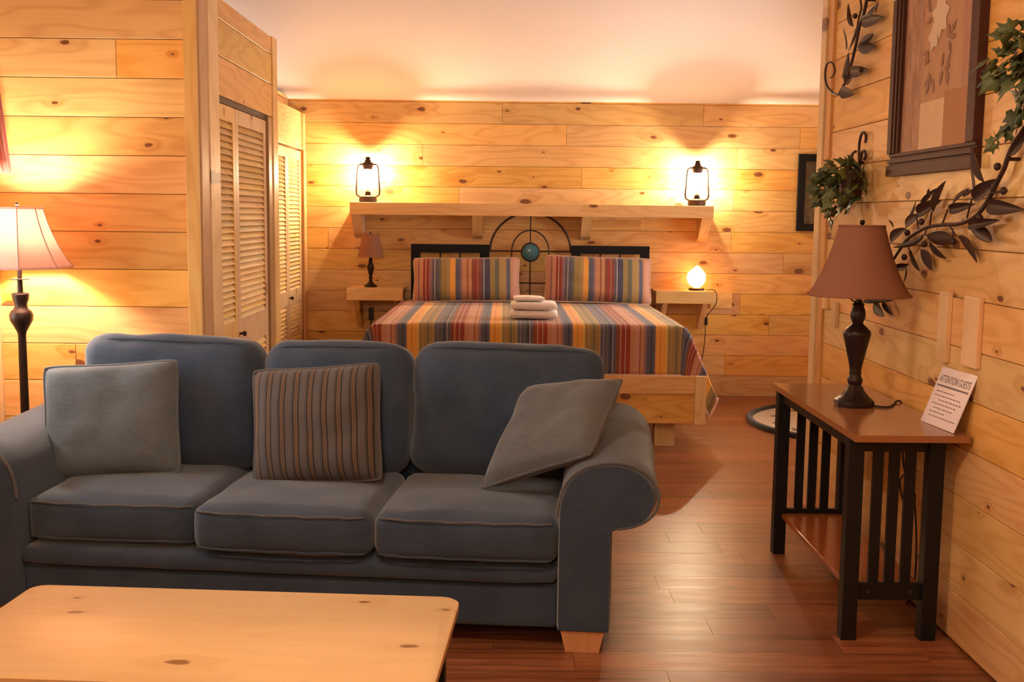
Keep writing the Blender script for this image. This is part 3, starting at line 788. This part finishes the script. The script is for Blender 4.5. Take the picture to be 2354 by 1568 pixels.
for x, yy in ((1.055, .03), (-1.055, .03), (1.055, .80), (-1.055, .80)):
    MB().add([(x-.058, yy-.04, 0), (x+.058, yy-.04, 0), (x+.058, yy+.05, 0), (x-.058, yy+.05, 0), (x-.075, yy-.045, .075), (x+.075, yy-.045, .075), (x+.075, yy+.06, .075), (x-.075, yy+.06, .075)],
             [(3, 2, 1, 0), (4, 5, 6, 7), (0, 1, 5, 4), (1, 2, 6, 5), (2, 3, 7, 6), (3, 0, 4, 7)]).build('foot', M['footwood'], sofa, None)

# throw pillows on the sofa
SM = Matrix.Translation((-.768, 3.784, 0)) @ Matrix.Rotation(R(-5.61), 4, 'Z')
def throw(lx, ly, lz, w, h, t, rot, mat, label, seed, piping, pinch=.05):
    v, f, uv = pillow(w, h, t, 24, seed, pinch, 3.0)
    p = obj('throw_pillow', mesh('throw_pillow', v, f, uv, 179), mat)
    p.matrix_world = SM @ Matrix.Translation((lx, ly, lz)) @ Euler([R(a) for a in rot], 'XYZ').to_matrix().to_4x4()
    MB().tube(pillow_edge(w, h, 24, pinch), .006, 6, True).build('piping', piping, p)
    return tag(p, label, 'pillow')
throw(-.80, .40, .688, .53, .45, .17, (-14, -3.5, 8), M['denim_light'], 'faded light blue square pillow at the floor lamp end of the sofa', 1, M['denim_light'])
throw(.015, .40, .692, .515, .455, .17, (-15, -5, -2), M['tick'], 'grey and brown striped pillow on the middle of the sofa', 2, M['tick'])
def warped_pillow(c, t, n=24, seed=3):
    # pillow slumped between four resting corners (sofa space): BL, BR, TR, TL
    BL, BR, TR, TL_ = [SM @ Vector(p) for p in c]
    ctr = (BL+BR+TR+TL_)/4
    def P(a, b): return BL*(1-a)*(1-b)+BR*a*(1-b)+TR*a*b+TL_*(1-a)*b
    nrm = (BR-BL+TR-TL_).cross(TL_-BL+TR-BR).normalized()
    v0, f, _ = pillow(1, 1, t, n, seed, .06, 3.0)
    v = [P(q[0]+.5, q[2]+.5)+nrm*(-q[1])-ctr for q in v0]
    me = mesh('throw_pillow', v, f, None, 179); o = obj('throw_pillow', me, M['denim_grey'], None, ctr)
    e = [P(q[0]+.5, q[2]+.5)-ctr for q in pillow_edge(1, 1, n, .06)]
    MB().tube(e, .006, 6, True).build('piping', M['seam'], o)
    return o
tag(warped_pillow([(.66, .26, .490), (1.075, .05, .682), (1.185, .38, .90), (.815, .47, .850)], .16), 'grey blue pillow tilted against the rolled arm nearest the table', 'pillow')

# ------------------------------------------------------------------ floor lamp
FL = thing('floor_lamp', 'lit floor lamp with beige bell shade in the corner behind the sofa', 'lamp', (-2.06, 4.715, 0))
MB().lathe([(0, 0), (.125, 0), (.128, .012), (.10, .025), (.05, .04), (.025, .06), (.019, .09), (0, .09)], 28).build('base', M['iron'], FL)
MB().lathe([(.018, .085), (.018, .60), (.017, .90), (.0165, .965), (.019, .978), (.03, 1.0), (.046, 1.028), (.049, 1.052), (.042, 1.068), (.030, 1.078), (.026, 1.09), (.026, 1.10), (.033, 1.118), (.036, 1.14), (.033, 1.145), (.012, 1.148), (.011, 1.20), (.04, 1.203), (.04, 1.206), (.010, 1.209), (.009, 1.33), (.016, 1.335), (.016, 1.376), (0, 1.376)], 20).build('pole', M['iron'], FL)
def bell(n, prof, thick=.003):
    mb = MB()
    out = prof+[(r-thick, z) for r, z in reversed(prof)]
    mb.lathe(out, n, cap=False, rot=math.pi/n); return mb
sp = [(.212, 1.256), (.188, 1.29), (.160, 1.34), (.135, 1.395), (.115, 1.45), (.100, 1.505)]
sd = bell(8, sp).build('lamp_shade', M['shade_beige'], FL, 25)
for k in range(8):
    a = 2*math.pi*k/8+math.pi/8
    MB().tube([(r*math.cos(a), r*math.sin(a), z) for r, z in sp], .0025, 6).build('rib', M['shade_beige'], sd)
for rr_, zz in ((.212, 1.256), (.100, 1.505)):
    MB().tube([(rr_*math.cos(2*math.pi*k/8+math.pi/8), rr_*math.sin(2*math.pi*k/8+math.pi/8), zz) for k in range(8)], .004, 6, True).build('shade_trim', M['shade_beige'], sd)
MB().lathe([(0, 1.50), (.008, 1.503), (.006, 1.515), (.009, 1.52), (0, 1.53)], 10).tube([(-.095, 0, 1.498), (.095, 0, 1.498)], .0025, 6).tube(smooth_path([(0, 0, 1.33), (.05, 0, 1.36), (.055, 0, 1.45), (0, 0, 1.50)]), .0022, 6).build('finial', M['iron'], FL)
MB().lathe([(0, 1.375), (.014, 1.38), (.02, 1.40), (.027, 1.43), (.025, 1.452), (.015, 1.468), (0, 1.472)], 16).build('bulb', M['bulb_floor'], FL, 80)

# ------------------------------------------------------------------ coffee table
CT = thing('coffee_table', 'low coffee table with rounded pale pine top and dark legs', 'table', (-.735, 2.69, 0), R(-3.6))
tw, td = .605, .305
def rrect(hx, hy, r, n=8):
    p = []
    for cx_, cy_, a0 in ((hx-r, hy-r, 0), (-hx+r, hy-r, 90), (-hx+r, -hy+r, 180), (hx-r, -hy+r, 270)):
        for k in range(n+1):
            a = R(a0+90*k/n); p.append((cx_+r*math.cos(a), cy_+r*math.sin(a)))
    return p
tb = MB(); 
lay = [(.0, .418, .008), (.0, .424, .0), (.0, .444, .0), (.0, .450, .007)]
v = []; f = []
for _, z, ins in lay: v += [(x, y_, z) for x, y_ in rrect(tw-ins, td-ins, .045)]
n = len(v)//4
for j in range(3):
    for i in range(n): f.append((j*n+i, j*n+(i+1) % n, (j+1)*n+(i+1) % n, (j+1)*n+i))
f.append(tuple(range(n-1, -1, -1))); f.append(tuple(3*n+i for i in range(n)))
tb.add(v, f).build('table_top', M['table_pine'], CT, 40)
for x in (-1, 1):
    MB().box(x*.53-.012, x*.53+.012, -.23, .23, .34, .418).build('apron', M['black'], CT, None)
    for yy in (-1, 1):
        MB().box(x*.545-.025, x*.545+.025, yy*.245-.025, yy*.245+.025, 0, .418, .003).build('leg', M['black'], CT, None)
for yy in (-1, 1): MB().box(-.52, .52, yy*.245-.012, yy*.245+.012, .34, .418).build('apron', M['black'], CT, None)
MB().box(-.52, .52, -.22, .22, .12, .14).build('shelf', M['black'], CT, None)

# ------------------------------------------------------------------ side table by the right wall
ET = thing('side_table', 'mission style side table with reddish wood top and black slatted ends', 'table', (1.40, 4.29, 0))
MB().prism([(-.197, -.59), (.197, -.59), (.197, .59), (-.197, .59)], .741, .765, 'xy').build('table_top', M['cherry'], ET, None)
for yy in (-.465, .545):
    for x in (-.157, .127):
        MB().box(x-.027, x+.027, yy-.027, yy+.027, 0, .741, .002).build('leg', M['black'], ET, None)
    MB().box(-.13, .10, yy-.011, yy+.011, .685, .741).build('apron', M['black'], ET, None)
    MB().box(-.13, .10, yy-.011, yy+.011, .145, .205, .002).build('stretcher', M['black'], ET, None)
    for k in range(3):
        x = -.13+.23*(k+1)/4
        MB().box(x-.018, x+.018, yy-.008, yy+.008, .205, .685).build('slat', M['black'], ET, None)
    for x in (-.09, .06):
        MB().lathe([(0, 0), (.007, 0), (.006, .004), (0, .005)], 10).build('screw_cap', M['iron_brown'], ET, 40, (x, yy-.011, .175), (R(90), 0, 0))
for x in (-.157, .127):
    MB().box(x-.010, x+.010, -.438, .518, .69, .741).build('apron', M['black'], ET, None)
MB().box(-.15, .12, -.45, .53, .165, .185, .002).build('lower_shelf', M['cherry'], ET, None)

# lamp on the side table (unlit)
TL = thing('table_lamp', 'dark bronze table lamp with brown bell shade on the side table', 'lamp', (1.385, 4.30, .7655))
MB().lathe([(0, 0), (.076, 0), (.078, .006), (.076, .022), (.066, .030), (.052, .042), (.036, .062), (.030, .078), (0, .078)], 8, rot=math.pi/8).build('foot', M['iron'], TL, 30)
MB().lathe([(.028, .076), (.024, .084), (.028, .092), (.030, .102), (.026, .112), (.021, .120), (.024, .130), (.022, .140), (.026, .165), (.034, .20), (.042, .235), (.050, .268), (.053, .282), (.052, .294), (.042, .305), (.027, .318), (.020, .327), (.024, .338), (.029, .352), (.029, .368), (.024, .385), (.020, .395), (.024, .402), (.013, .408), (.012, .46), (0, .46)], 28).build('body', M['iron'], TL, 50)
for s in (-1, 1):
    MB().tube(smooth_path([(0, 0, .405), (s*.03, 0, .42), (s*.052, 0, .47), (s*.05, 0, .62), (0, 0, .70)]), .0028, 6).build('harp', M['iron'], TL)
sp2 = [(.195, .437), (.172, .47), (.147, .52), (.124, .575), (.104, .64), (.086, .705)]
sh2 = bell(48, sp2).build('lamp_shade', M['shade_brown'], TL, 60)
for rr_, zz in ((.195, .437), (.086, .705)):
    MB().tube([(rr_*math.cos(2*math.pi*k/48), rr_*math.sin(2*math.pi*k/48), zz) for k in range(48)], .004, 6, True).build('shade_trim', M['shade_brown'], sh2)
MB().lathe([(0, .698), (.009, .700), (.006, .710), (.011, .718), (.008, .727), (0, .73)], 12).tube([(-.083, 0, .70), (.083, 0, .70)], .0025, 6).build('finial', M['iron'], TL)
MB().lathe([(0, .46), (.014, .465), (.02, .49), (.028, .52), (.02, .55), (0, .56)], 14).build('bulb', plain('unlit frosted bulb', (.7, .65, .6), .3), TL)
tag(MB().tube(smooth_path([(1.455, 4.27, .769), (1.50, 4.25, .769), (1.54, 4.30, .770), (1.575, 4.37, .770), (1.598, 4.375, .768), (1.604, 4.36, .70), (1.595, 4.30, .52), (1.59, 4.15, .44), (1.59, 4.25, .38), (1.59, 4.32, .46), (1.59, 4.20, .50), (1.59, 4.12, .30), (1.585, 4.10, .10), (1.58, 4.15, .008)]), .0038, 6).build('lamp_cord', M['plug'], None), 'dark cord trailing from the side table lamp down the wall', 'cord')

# printed notice leaning on the wall
b0 = Vector((1.532, 3.985, .7665)); bv = Vector((.022, -.245, 0)); uvv = Vector((.058, -.035, .205))
bn = bv.normalized(); un = uvv.normalized(); nn = bn.cross(un).normalized()
if nn.x > 0: nn = -nn
PM = Matrix(((bn.x, un.x, nn.x, b0.x), (bn.y, un.y, nn.y, b0.y), (bn.z, un.z, nn.z, b0.z), (0, 0, 0, 1)))
PW, PH = bv.length, uvv.length
NS = thing('printed_notice', 'white printed notice leaning on the wall at the table end', 'notice', b0)
def onsheet(mb, name, mat): 
    me = mb.mesh(name); me.transform(Matrix.Translation(-b0) @ PM); return obj(name, me, mat, NS)
onsheet(MB().box(0, PW, 0, PH, -.0012, .0012), 'sheet', M['paper'])
fc = bpy.data.curves.new('headline', 'FONT'); fc.body = 'ATTENTION GUESTS'; fc.size = .034; fc.align_x = 'CENTER'; fc.extrude = .0003
fo = bpy.data.objects.new('headline_source', fc); COL.objects.link(fo)
bpy.context.view_layer.update()
tm = bpy.data.meshes.new_from_object(fo.evaluated_get(bpy.context.evaluated_depsgraph_get())); bpy.data.objects.remove(fo)
xs = [q.co.x for q in tm.vertices]; sx = (PW-.03)/(max(xs)-min(xs))
tm.transform(PM @ Matrix.Translation((PW/2, PH-.055, .0016)) @ Matrix.Diagonal((sx, 1.15, 1, 1))); tm.transform(Matrix.Translation(-b0))
tm.materials.clear(); obj('headline', tm, M['ink'], NS)
onsheet(MB().box(.012, PW-.012, PH-.072, PH-.065, .0012, .0016), 'rule', M['ink'])
for k, (w0, w1_) in enumerate(((.10, .60), (.10, .85), (.25, .9), (.12, .8), (.2, .75), (.12, .55), (.15, .9))):
    y0 = PH-.090-k*.0155
    mb = MB(); x = PW*w0
    while x < PW*w1_:
        wl_ = rj.uniform(.008, .02); mb.box(x, min(x+wl_, PW*w1_+.004), y0-.002, y0+.002, .0012, .0015); x += wl_+.005
    onsheet(mb, 'text_line', M['ink'])

# ------------------------------------------------------------------ things on the right wall
def wallpt(y, z, x=1.57): return Vector((x, y, z))
def leaf_mesh(name, fold=.25, droop=.10, n=9):
    """unit leaf along +x: length 1, width 1, thin solid"""
    v = []; f = []
    for side in (0, 1):
        for i in range(n+1):
            t = i/n; w = .5*math.sin(math.pi*min(1, t**.85))**.8*(1-.25*t)*1.15 if 0 < t < 1 else .0
            zc = -droop*t*t*.8
            for s in (-1, 0, 1):
                v.append((t, s*w, zc+abs(s)*w*fold*.6-side*.012))
    m = 3*(n+1)
    for i in range(n):
        for s in (0, 1):
            a = i*3+s; f.append((a, a+3, a+4, a+1)); f.append((a+m, a+1+m, a+4+m, a+3+m))
        f.append((i*3, i*3+m, i*3+3+m, i*3+3)); f.append((i*3+2, i*3+5, i*3+5+m, i*3+2+m))
    return mesh(name, v, f, None, 60)
LM = [leaf_mesh('leaf', .25, -.02), leaf_mesh('leaf', .45, -.04), leaf_mesh('leaf', -.2, -.06)]
for m_ in LM: m_.materials.append(M['iron_brown'])
def put_leaf(parent, base, tip, width, me, roll, name='leaf', mat=None, flat=1.0):
    d = tip-base; L = d.length; ex = d.normalized(); n = Vector((-1, 0, 0)); n = (n-ex*n.dot(ex)).normalized()
    n = Matrix.Rotation(roll, 3, ex) @ n; ey = n.cross(ex)
    o = obj(name, me, mat, parent)
    b = base-parent.location
    o.matrix_local = Matrix(((ex.x*L, ey.x*width, n.x*L*flat, b.x), (ex.y*L, ey.y*width, n.y*L*flat, b.y), (ex.z*L, ey.z*width, n.z*L*flat, b.z), (0, 0, 0, 1)))
    return o
def branch(name, label, loc, stems, stalks, leaves, olives, wf, seed):
    rb = random.Random(seed)
    T = thing(name, label, 'wall decor', loc)
    for st, r0, r1 in stems:
        pts = smooth_path([wallpt(*p)-T.location for p in st], 5); n = len(pts)
        MB().tube(pts, [r0+(r1-r0)*i/(n-1) for i in range(n)], 8).build('stem', M['iron_brown'], T)
    for a, b in stalks:
        MB().tube([wallpt(*a)-T.location, wallpt(*b, 1.56)-T.location], .003, 6).build('stalk', M['iron_brown'], T)
    for b, t, w in leaves:
        L = (Vector(b)-Vector(t)).length
        put_leaf(T, wallpt(*b, 1.565), wallpt(*t, 1.575+rb.uniform(-.005, .015) if t[0] < b[0]-.04 else 1.565-rb.uniform(-.015, .04)), max(.022, min(.054, w*wf)), rb.choice(LM), rb.uniform(-.5, .5), 'leaf', M['iron_brown'])
    for p in olives:
        MB().lathe([(0, -.013), (.007, -.010), (.0115, -.003), (.0115, .004), (.007, .011), (0, .013)], 12).build('olive', M['iron_brown'], T, 60, wallpt(*p, 1.558)-T.location)
    # two fixing pads touching the wall
    for st, _, _ in stems[:1]:
        for q in (st[2], st[-3]):
            MB().tube([wallpt(*q)-T.location, wallpt(*q, XR-.0005)-T.location], .006, 8).build('wall_stud', M['iron_brown'], T)
    return T
STEM = [(3.384, 1.777), (3.455, 1.73), (3.492, 1.689), (3.51, 1.661), (3.539, 1.633), (3.579, 1.595), (3.62, 1.558), (3.674, 1.523), (3.745, 1.499), (3.839, 1.484), (3.975, 1.48), (4.098, 1.472), (4.204, 1.453), (4.322, 1.418), (4.394, 1.38), (4.446, 1.347), (4.534, 1.293), (4.62, 1.23), (4.681, 1.174), (4.707, 1.145)]
LEAVES = [((3.717, 1.567), (3.752, 1.686), .02), ((3.64, 1.621), (3.662, 1.74), .023), ((3.723, 1.567), (3.555, 1.631), .034), ((3.488, 1.701), (3.366, 1.789), .049), ((3.607, 1.548), (3.381, 1.532), .035), ((3.742, 1.481), (3.526, 1.5), .025), ((3.742, 1.481), (3.556, 1.428), .03), ((3.913, 1.534), (3.74, 1.554), .026), ((3.889, 1.553), (3.791, 1.607), .012), ((3.807, 1.578), (3.765, 1.601), .009), ((4.061, 1.526), (3.962, 1.636), .023), ((4.213, 1.518), (4.023, 1.568), .034), ((4.177, 1.544), (4.088, 1.614), .015), ((4.098, 1.577), (4.066, 1.611), .012), ((4.337, 1.473), (4.197, 1.518), .029), ((4.331, 1.491), (4.252, 1.568), .015), ((4.493, 1.402), (4.353, 1.463), .035), ((4.465, 1.462), (4.435, 1.496), .009), ((4.118, 1.44), (3.9, 1.428), .036), ((4.084, 1.418), (3.939, 1.361), .026), ((3.828, 1.443), (3.701, 1.357), .032), ((4.267, 1.381), (4.2, 1.303), .033), ((4.164, 1.387), (4.092, 1.309), .029), ((4.141, 1.443), (4.368, 1.384), .022), ((4.276, 1.324), (4.383, 1.306), .021), ((4.308, 1.313), (4.282, 1.254), .02), ((4.657, 1.149), (4.534, 1.098), .038), ((4.748, 1.148), (4.408, 1.172), .022), ((4.552, 1.157), (4.453, 1.108), .013)]
STALKS = [[(3.771, 1.505), (3.717, 1.567)], [(3.579, 1.595), (3.64, 1.621)], [(3.982, 1.482), (3.913, 1.534)], [(4.098, 1.472), (4.061, 1.526)], [(4.204, 1.453), (4.213, 1.518)], [(3.478, 1.59), (3.577, 1.585)], [(3.674, 1.523), (3.607, 1.548)], [(3.906, 1.472), (3.828, 1.443)], [(3.885, 1.466), (3.853, 1.429)], [(4.122, 1.47), (4.118, 1.44)], [(4.322, 1.418), (4.267, 1.381)]]
OLIVES = [(3.532, 1.667), (3.478, 1.59), (3.642, 1.505), (4.15, 1.489), (4.291, 1.446), (4.109, 1.407), (3.845, 1.423), (4.309, 1.351)]
branch('olive_branch', 'large dark metal olive branch curving behind the table lamp shade', (1.605, 4.0, 1.45), [(STEM, .0085, .005)], STALKS, LEAVES, OLIVES, 1.4, 3)
STEM2 = [(4.945, 2.50), (4.951, 2.475), (4.955, 2.447), (4.988, 2.396), (5.045, 2.343), (5.082, 2.273), (5.13, 2.206), (5.181, 2.153), (5.226, 2.119), (5.294, 2.09)]
STEM2B = [(5.046, 2.485), (5.044, 2.464), (5.025, 2.426), (5.052, 2.393), (5.074, 2.347), (5.097, 2.31)]
CURL = [(5.283, 2.089), (5.303, 2.082), (5.378, 2.09), (5.47, 2.122), (5.533, 2.164), (5.551, 2.208), (5.533, 2.244), (5.468, 2.251), (5.409, 2.228), (5.389, 2.197), (5.413, 2.178), (5.456, 2.176)]
LEAVES2 = [((5.114, 2.36), (5.159, 2.471), .023), ((5.177, 2.263), (5.092, 2.345), .034), ((5.208, 2.268), (5.208, 2.369), .014), ((5.25, 2.146), (5.207, 2.261), .024), ((5.001, 2.359), (4.755, 2.342), .036), ((4.941, 2.382), (4.807, 2.414), .013), ((4.817, 2.366), (4.789, 2.405), .012), ((5.043, 2.264), (4.848, 2.224), .029), ((5.034, 2.269), (4.867, 2.294), .015), ((5.133, 2.162), (4.934, 2.148), .026), ((5.206, 2.12), (5.141, 2.148), .02), ((5.273, 2.091), (5.118, 2.059), .03)]
branch('olive_branch', 'dark metal olive sprig with a curled tail high beside the corner post', (1.605, 5.1, 2.25), [(STEM2, .0085, .006), (STEM2B, .005, .004), (CURL, .006, .004)], [], LEAVES2, [(5.072, 2.399), (4.952, 2.148)], 2.0, 9)

# framed floral print
AF = thing('framed_print', 'tall dark brown framed floral print on the right wall', 'picture', (XR, 4.20, 2.072))
aw, ah, fwid = .425, .40, .092
# moulded frame: three stepped rails per side, mitre-free overlap
for (x0, x1, z0, z1) in ((-aw, aw, -ah, -ah+fwid), (-aw, aw, ah-fwid, ah), (-aw, -aw+fwid, -ah+fwid, ah-fwid), (aw-fwid, aw, -ah+fwid, ah-fwid)):
    horiz = (x1-x0) > (z1-z0)
    mb = MB()
    if horiz:
        s = 1 if z0 < 0 else -1; za = z0 if z0 < 0 else z1
        for a, b, d in ((0, .044, .034), (.044, .052, .022), (.052, .070, .030), (.070, .078, .018), (.078, .092, .024)):
            lo, hi = sorted((za+s*a, za+s*b)); mb.box(-d, -.001, x0, x1, lo, hi, .002)
    else:
        s = 1 if x0 < 0 else -1; xa = x0 if x0 < 0 else x1
        for a, b, d in ((0, .044, .034), (.044, .052, .022), (.052, .070, .030), (.070, .078, .018), (.078, .092, .024)):
            lo, hi = sorted((xa+s*a, xa+s*b)); mb.box(-d, -.001, lo, hi, z0, z1, .002)
    mb.build('frame_rail', M['frame_brown'], AF, None)
iw, ih = aw-fwid, ah-fwid
def patch(y0, y1, z0, z1, mat, lift, name='print_block'):   # y measured from the viewer's left (far end) to right
    MB().box(-.008-lift, -.002, -y1, -y0, z0, z1).build(name, mat, AF, None)
patch(-iw, iw, -ih, ih, M['art_tan'], 0, 'print_ground')
patch(-iw, -iw*.42, -ih, ih, M['art_mottle'], .0006)
patch(iw*.72, iw, -ih*.35, ih, M['art_rose'], .0006)
patch(-iw*.42, iw*.28, -ih, -ih*.42, M['art_cream'], .0008)
patch(iw*.28, iw, -ih, -ih*.35, M['art_rust'], .0008)
petal = leaf_mesh('petal', .1, .0); petal.materials.append(M['art_petal'])
pl2 = leaf_mesh('print_leaf', .1, .0); pl2.materials.append(M['art_leaf'])
ap = AF.location
def flat_leaf(y, z, ang, L, W, me, nm):
    c = Vector((XR-.0102, ap.y-y, ap.z+z)); d = Vector((0, -math.cos(ang), math.sin(ang)))
    put_leaf(AF, c, c+d*L, W, me, 0, nm, None, .05)
for k in range(7): flat_leaf(.02, .175, R(k*360/7+10), .085, .055, petal, 'petal')
for k in range(5): flat_leaf(-.035, .105, R(k*72+30), .055, .04, petal, 'petal')
for (yc, zc, a0, n) in ((.10, .08, -60, 5), (-.07, .05, 160, 3), (.08, .24, 0, 4), (-.05, -.045, 200, 4), (.07, -.02, -100, 6), (-.08, .20, 120, 3)):
    for k in range(n): flat_leaf(yc+rj.uniform(-.03, .03), zc+rj.uniform(-.03, .03), R(a0+k*35+rj.uniform(-15, 15)), .055, .022, pl2, 'print_leaf')

# ivy
def ivy_mesh(sd):
    out = [(0, -.05), (.22, -.30), (.50, -.22), (.42, .02), (.62, .30), (.36, .34), (.20, .52), (0, 1.0), (-.20, .52), (-.36, .34), (-.62, .30), (-.42, .02), (-.50, -.22), (-.22, -.30)]
    v = [(0, .1, 0)]+[(y_, x_, .10*abs(x_)*1.3-.14*max(0, y_)) for x_, y_ in [(p[0], p[1]) for p in out]]
    v = [(p[0], p[1], p[2]) for p in v]
    v[0] = (.1, 0, 0)
    n = len(out); f = [(0, 1+i, 1+(i+1) % n) for i in range(n)]
    m = len(v); v += [(a, b, c-.012) for a, b, c in v]; f += [(m+q[0], m+q[2], m+q[1]) for q in f[:n]]
    f += [(1+i, m+1+i, m+1+(i+1) % n, 1+(i+1) % n) for i in range(n)]
    me = mesh('ivy_leaf', v, f, None, 179); me.materials.append(M['ivy']); return me
IVY = ivy_mesh(0)
def ivy(label, loc, center, rad, count, trails, seed, pot):
    rb = random.Random(seed)
    T = thing('ivy_planter', label, 'plant', loc)
    tl = T.location
    if pot:
        MB().lathe([(0, -.07), (.045, -.07), (.055, .02), (.058, .06), (.050, .06), (.045, .02), (0, .02)], 16).build('pot', M['iron_brown'], T, 40, Vector(pot)-tl)
    stems = []
    for k in range(count):
        u = Vector((rb.gauss(0, .6), rb.gauss(0, .62), rb.gauss(0, .6)))
        if u.length > 1: u.normalize()
        p = Vector(center)+Vector((u.x*rad[0], u.y*rad[1], u.z*rad[2]))
        p.x = min(p.x, XR-.02)
        s = rb.uniform(.038, .065)
        out = Vector((-.7+u.x*.5, u.y*.8+rb.uniform(-.5, .5), u.z*.6-.35+rb.uniform(-.4, .4))).normalized()
        q = p+out*s; q.x = min(q.x, XR-.012)
        put_leaf(T, p, q, s, IVY, rb.uniform(-.9, .9), 'leaf', M['ivy'])
        stems.append(p)
    for tr in trails:
        pts = smooth_path([Vector(p) for p in tr], 5)
        MB().tube([p-tl for p in pts], .0025, 5).build('vine', M['ivy'], T)
        for i in range(2, len(pts), 3):
            a = rb.uniform(0, 6.28); s = rb.uniform(.045, .07)
            d = Vector((-.4, math.cos(a), math.sin(a)-.3)).normalized()
            put_leaf(T, pts[i], pts[i]+d*s, s*.95, IVY, rb.uniform(-.6, .6), 'leaf', M['ivy'])
    return T
IV = ivy('green ivy in a small scrolled wall holder beside the corner post', (1.60, 5.0, 1.66), (1.51, 5.03, 1.645), (.085, .27, .115), 95, [[(1.50, 5.10, 1.60), (1.49, 5.12, 1.55), (1.49, 5.10, 1.51), (1.50, 5.07, 1.475)], [(1.50, 5.2, 1.62), (1.49, 5.33, 1.58), (1.50, 5.42, 1.555)]], 4, (1.545, 4.98, 1.65))
for pts in ([(4.994, 1.675), (5.013, 1.743), (5.03, 1.798), (5.027, 1.84), (5.005, 1.873), (4.97, 1.879), (4.94, 1.86), (4.945, 1.832)], [(5.016, 1.732), (5.098, 1.759), (5.129, 1.778), (5.113, 1.797), (5.076, 1.801)], [(5.016, 1.732), (4.997, 1.76), (4.984, 1.793), (4.949, 1.796), (4.932, 1.773), (4.952, 1.76)]):
    MB().tube([wallpt(*p, 1.59)-IV.location for p in [(q.x, q.y) for q in smooth_path([Vector((a, b, 0)) for a, b in pts], 6)]], .0065, 8).build('scroll', M['iron_brown'], IV)
MB().tube([wallpt(5.02, 1.75, 1.59)-IV.location, wallpt(5.02, 1.75, XR-.0005)-IV.location], .006, 8).build('wall_stud', M['iron_brown'], IV)
IV2 = ivy('green ivy spilling from a wall holder at the photo edge, right of the framed print', (1.60, 3.25, 1.97), (1.50, 3.27, 1.975), (.085, .19, .085), 85, [[(1.52, 3.30, 1.90), (1.53, 3.35, 1.865), (1.54, 3.39, 1.83), (1.54, 3.44, 1.785), (1.54, 3.51, 1.752), (1.54, 3.55, 1.73)], [(1.54, 3.33, 1.88), (1.55, 3.36, 1.82), (1.55, 3.38, 1.79), (1.55, 3.45, 1.76)]], 8, (1.545, 3.25, 1.97))
MB().tube([wallpt(3.25, 2.0, 1.59)-IV2.location, wallpt(3.25, 2.0, XR-.0005)-IV2.location], .006, 8).build('wall_stud', M['iron_brown'], IV2)

# short vertical battens nailed on the right wall
for (ya, yb, za, zb, lab) in ((3.945, 4.025, .985, 1.24, 'short vertical pine batten above the notice, nearer the table lamp'), (3.685, 3.805, .998, 1.24, 'short vertical pine batten on the wall above the notice, nearer the photo edge'), (5.28, 5.35, .975, 1.10, 'small pine batten on the wall under the lamp shade'), (5.45, 5.51, 1.05, 1.105, 'tiny pine block on the wall close to the corner post')):
    tag(MB().box(XR-.02, XR-.0005, ya, yb, za, zb, .003).build('wall_batten', M['trim_z'], None, None), lab, 'batten', 'pine battens on the right wall')

# curtain valance over the side window
def valance():
    v = []; f = []; uv = []; n = 150; m = 10
    for j in range(m+1):
        t = j/m; z = 2.13-.475*t
        for i in range(n+1):
            s = i/n; y_ = 3.40+1.46*s
            x_ = XS+.135+.05*t+(.012+.020*t)*math.sin(s*n*.42)+.008*math.sin(s*41)
            v.append((x_, y_, z)); uv.append((s*2.2, t*.5))
    for j in range(m):
        for i in range(n): a = j*(n+1)+i; f.append((a, a+1, a+n+2, a+n+1))
    return mesh('valance', v, f, uv, 179)
VA = obj('curtain_valance', valance(), M['curtain'])
sm_ = VA.modifiers.new('thickness', 'SOLIDIFY'); sm_.thickness = .006
tag(VA, 'red striped curtain valance at the top of the side window', 'curtain')
rod = MB().tube([(XS+.135, 3.35, 2.12), (XS+.135, 4.88, 2.12)], .009, 8)
for yy in (3.42, 4.80): rod.tube([(XS+.135, yy, 2.12), (XS+.0005, yy, 2.12)], .007, 6)
rod.build('rod', M['iron'], VA)

# globe pendants added out of view to brighten the room
for (x, y_, lab) in ((-.45, 2.3, 'added globe pendant brightening the room from over the coffee table'), (-.3, -.7, 'added globe pendant brightening the room from behind the viewer')):
    cl = thing('added_pendant', lab, 'lamp', (x, y_, 2.50), group='globe pendants added to light the living room')
    hc = zceil(y_)-2.50
    MB().lathe([(0, hc+.02), (.06, hc+.02), (.06, hc-.04), (.02, hc-.05), (.006, hc-.055), (.006, -.16), (.03, -.165), (.035, -.20), (0, -.20)], 24).build('canopy', M['iron_brown'], cl)
    MB().lathe([(.034, -.195), (.08, -.215), (.115, -.26), (.125, -.31), (.112, -.365), (.075, -.41), (.03, -.43), (0, -.432)], 32).build('globe', M['added_glow'], cl, 80)
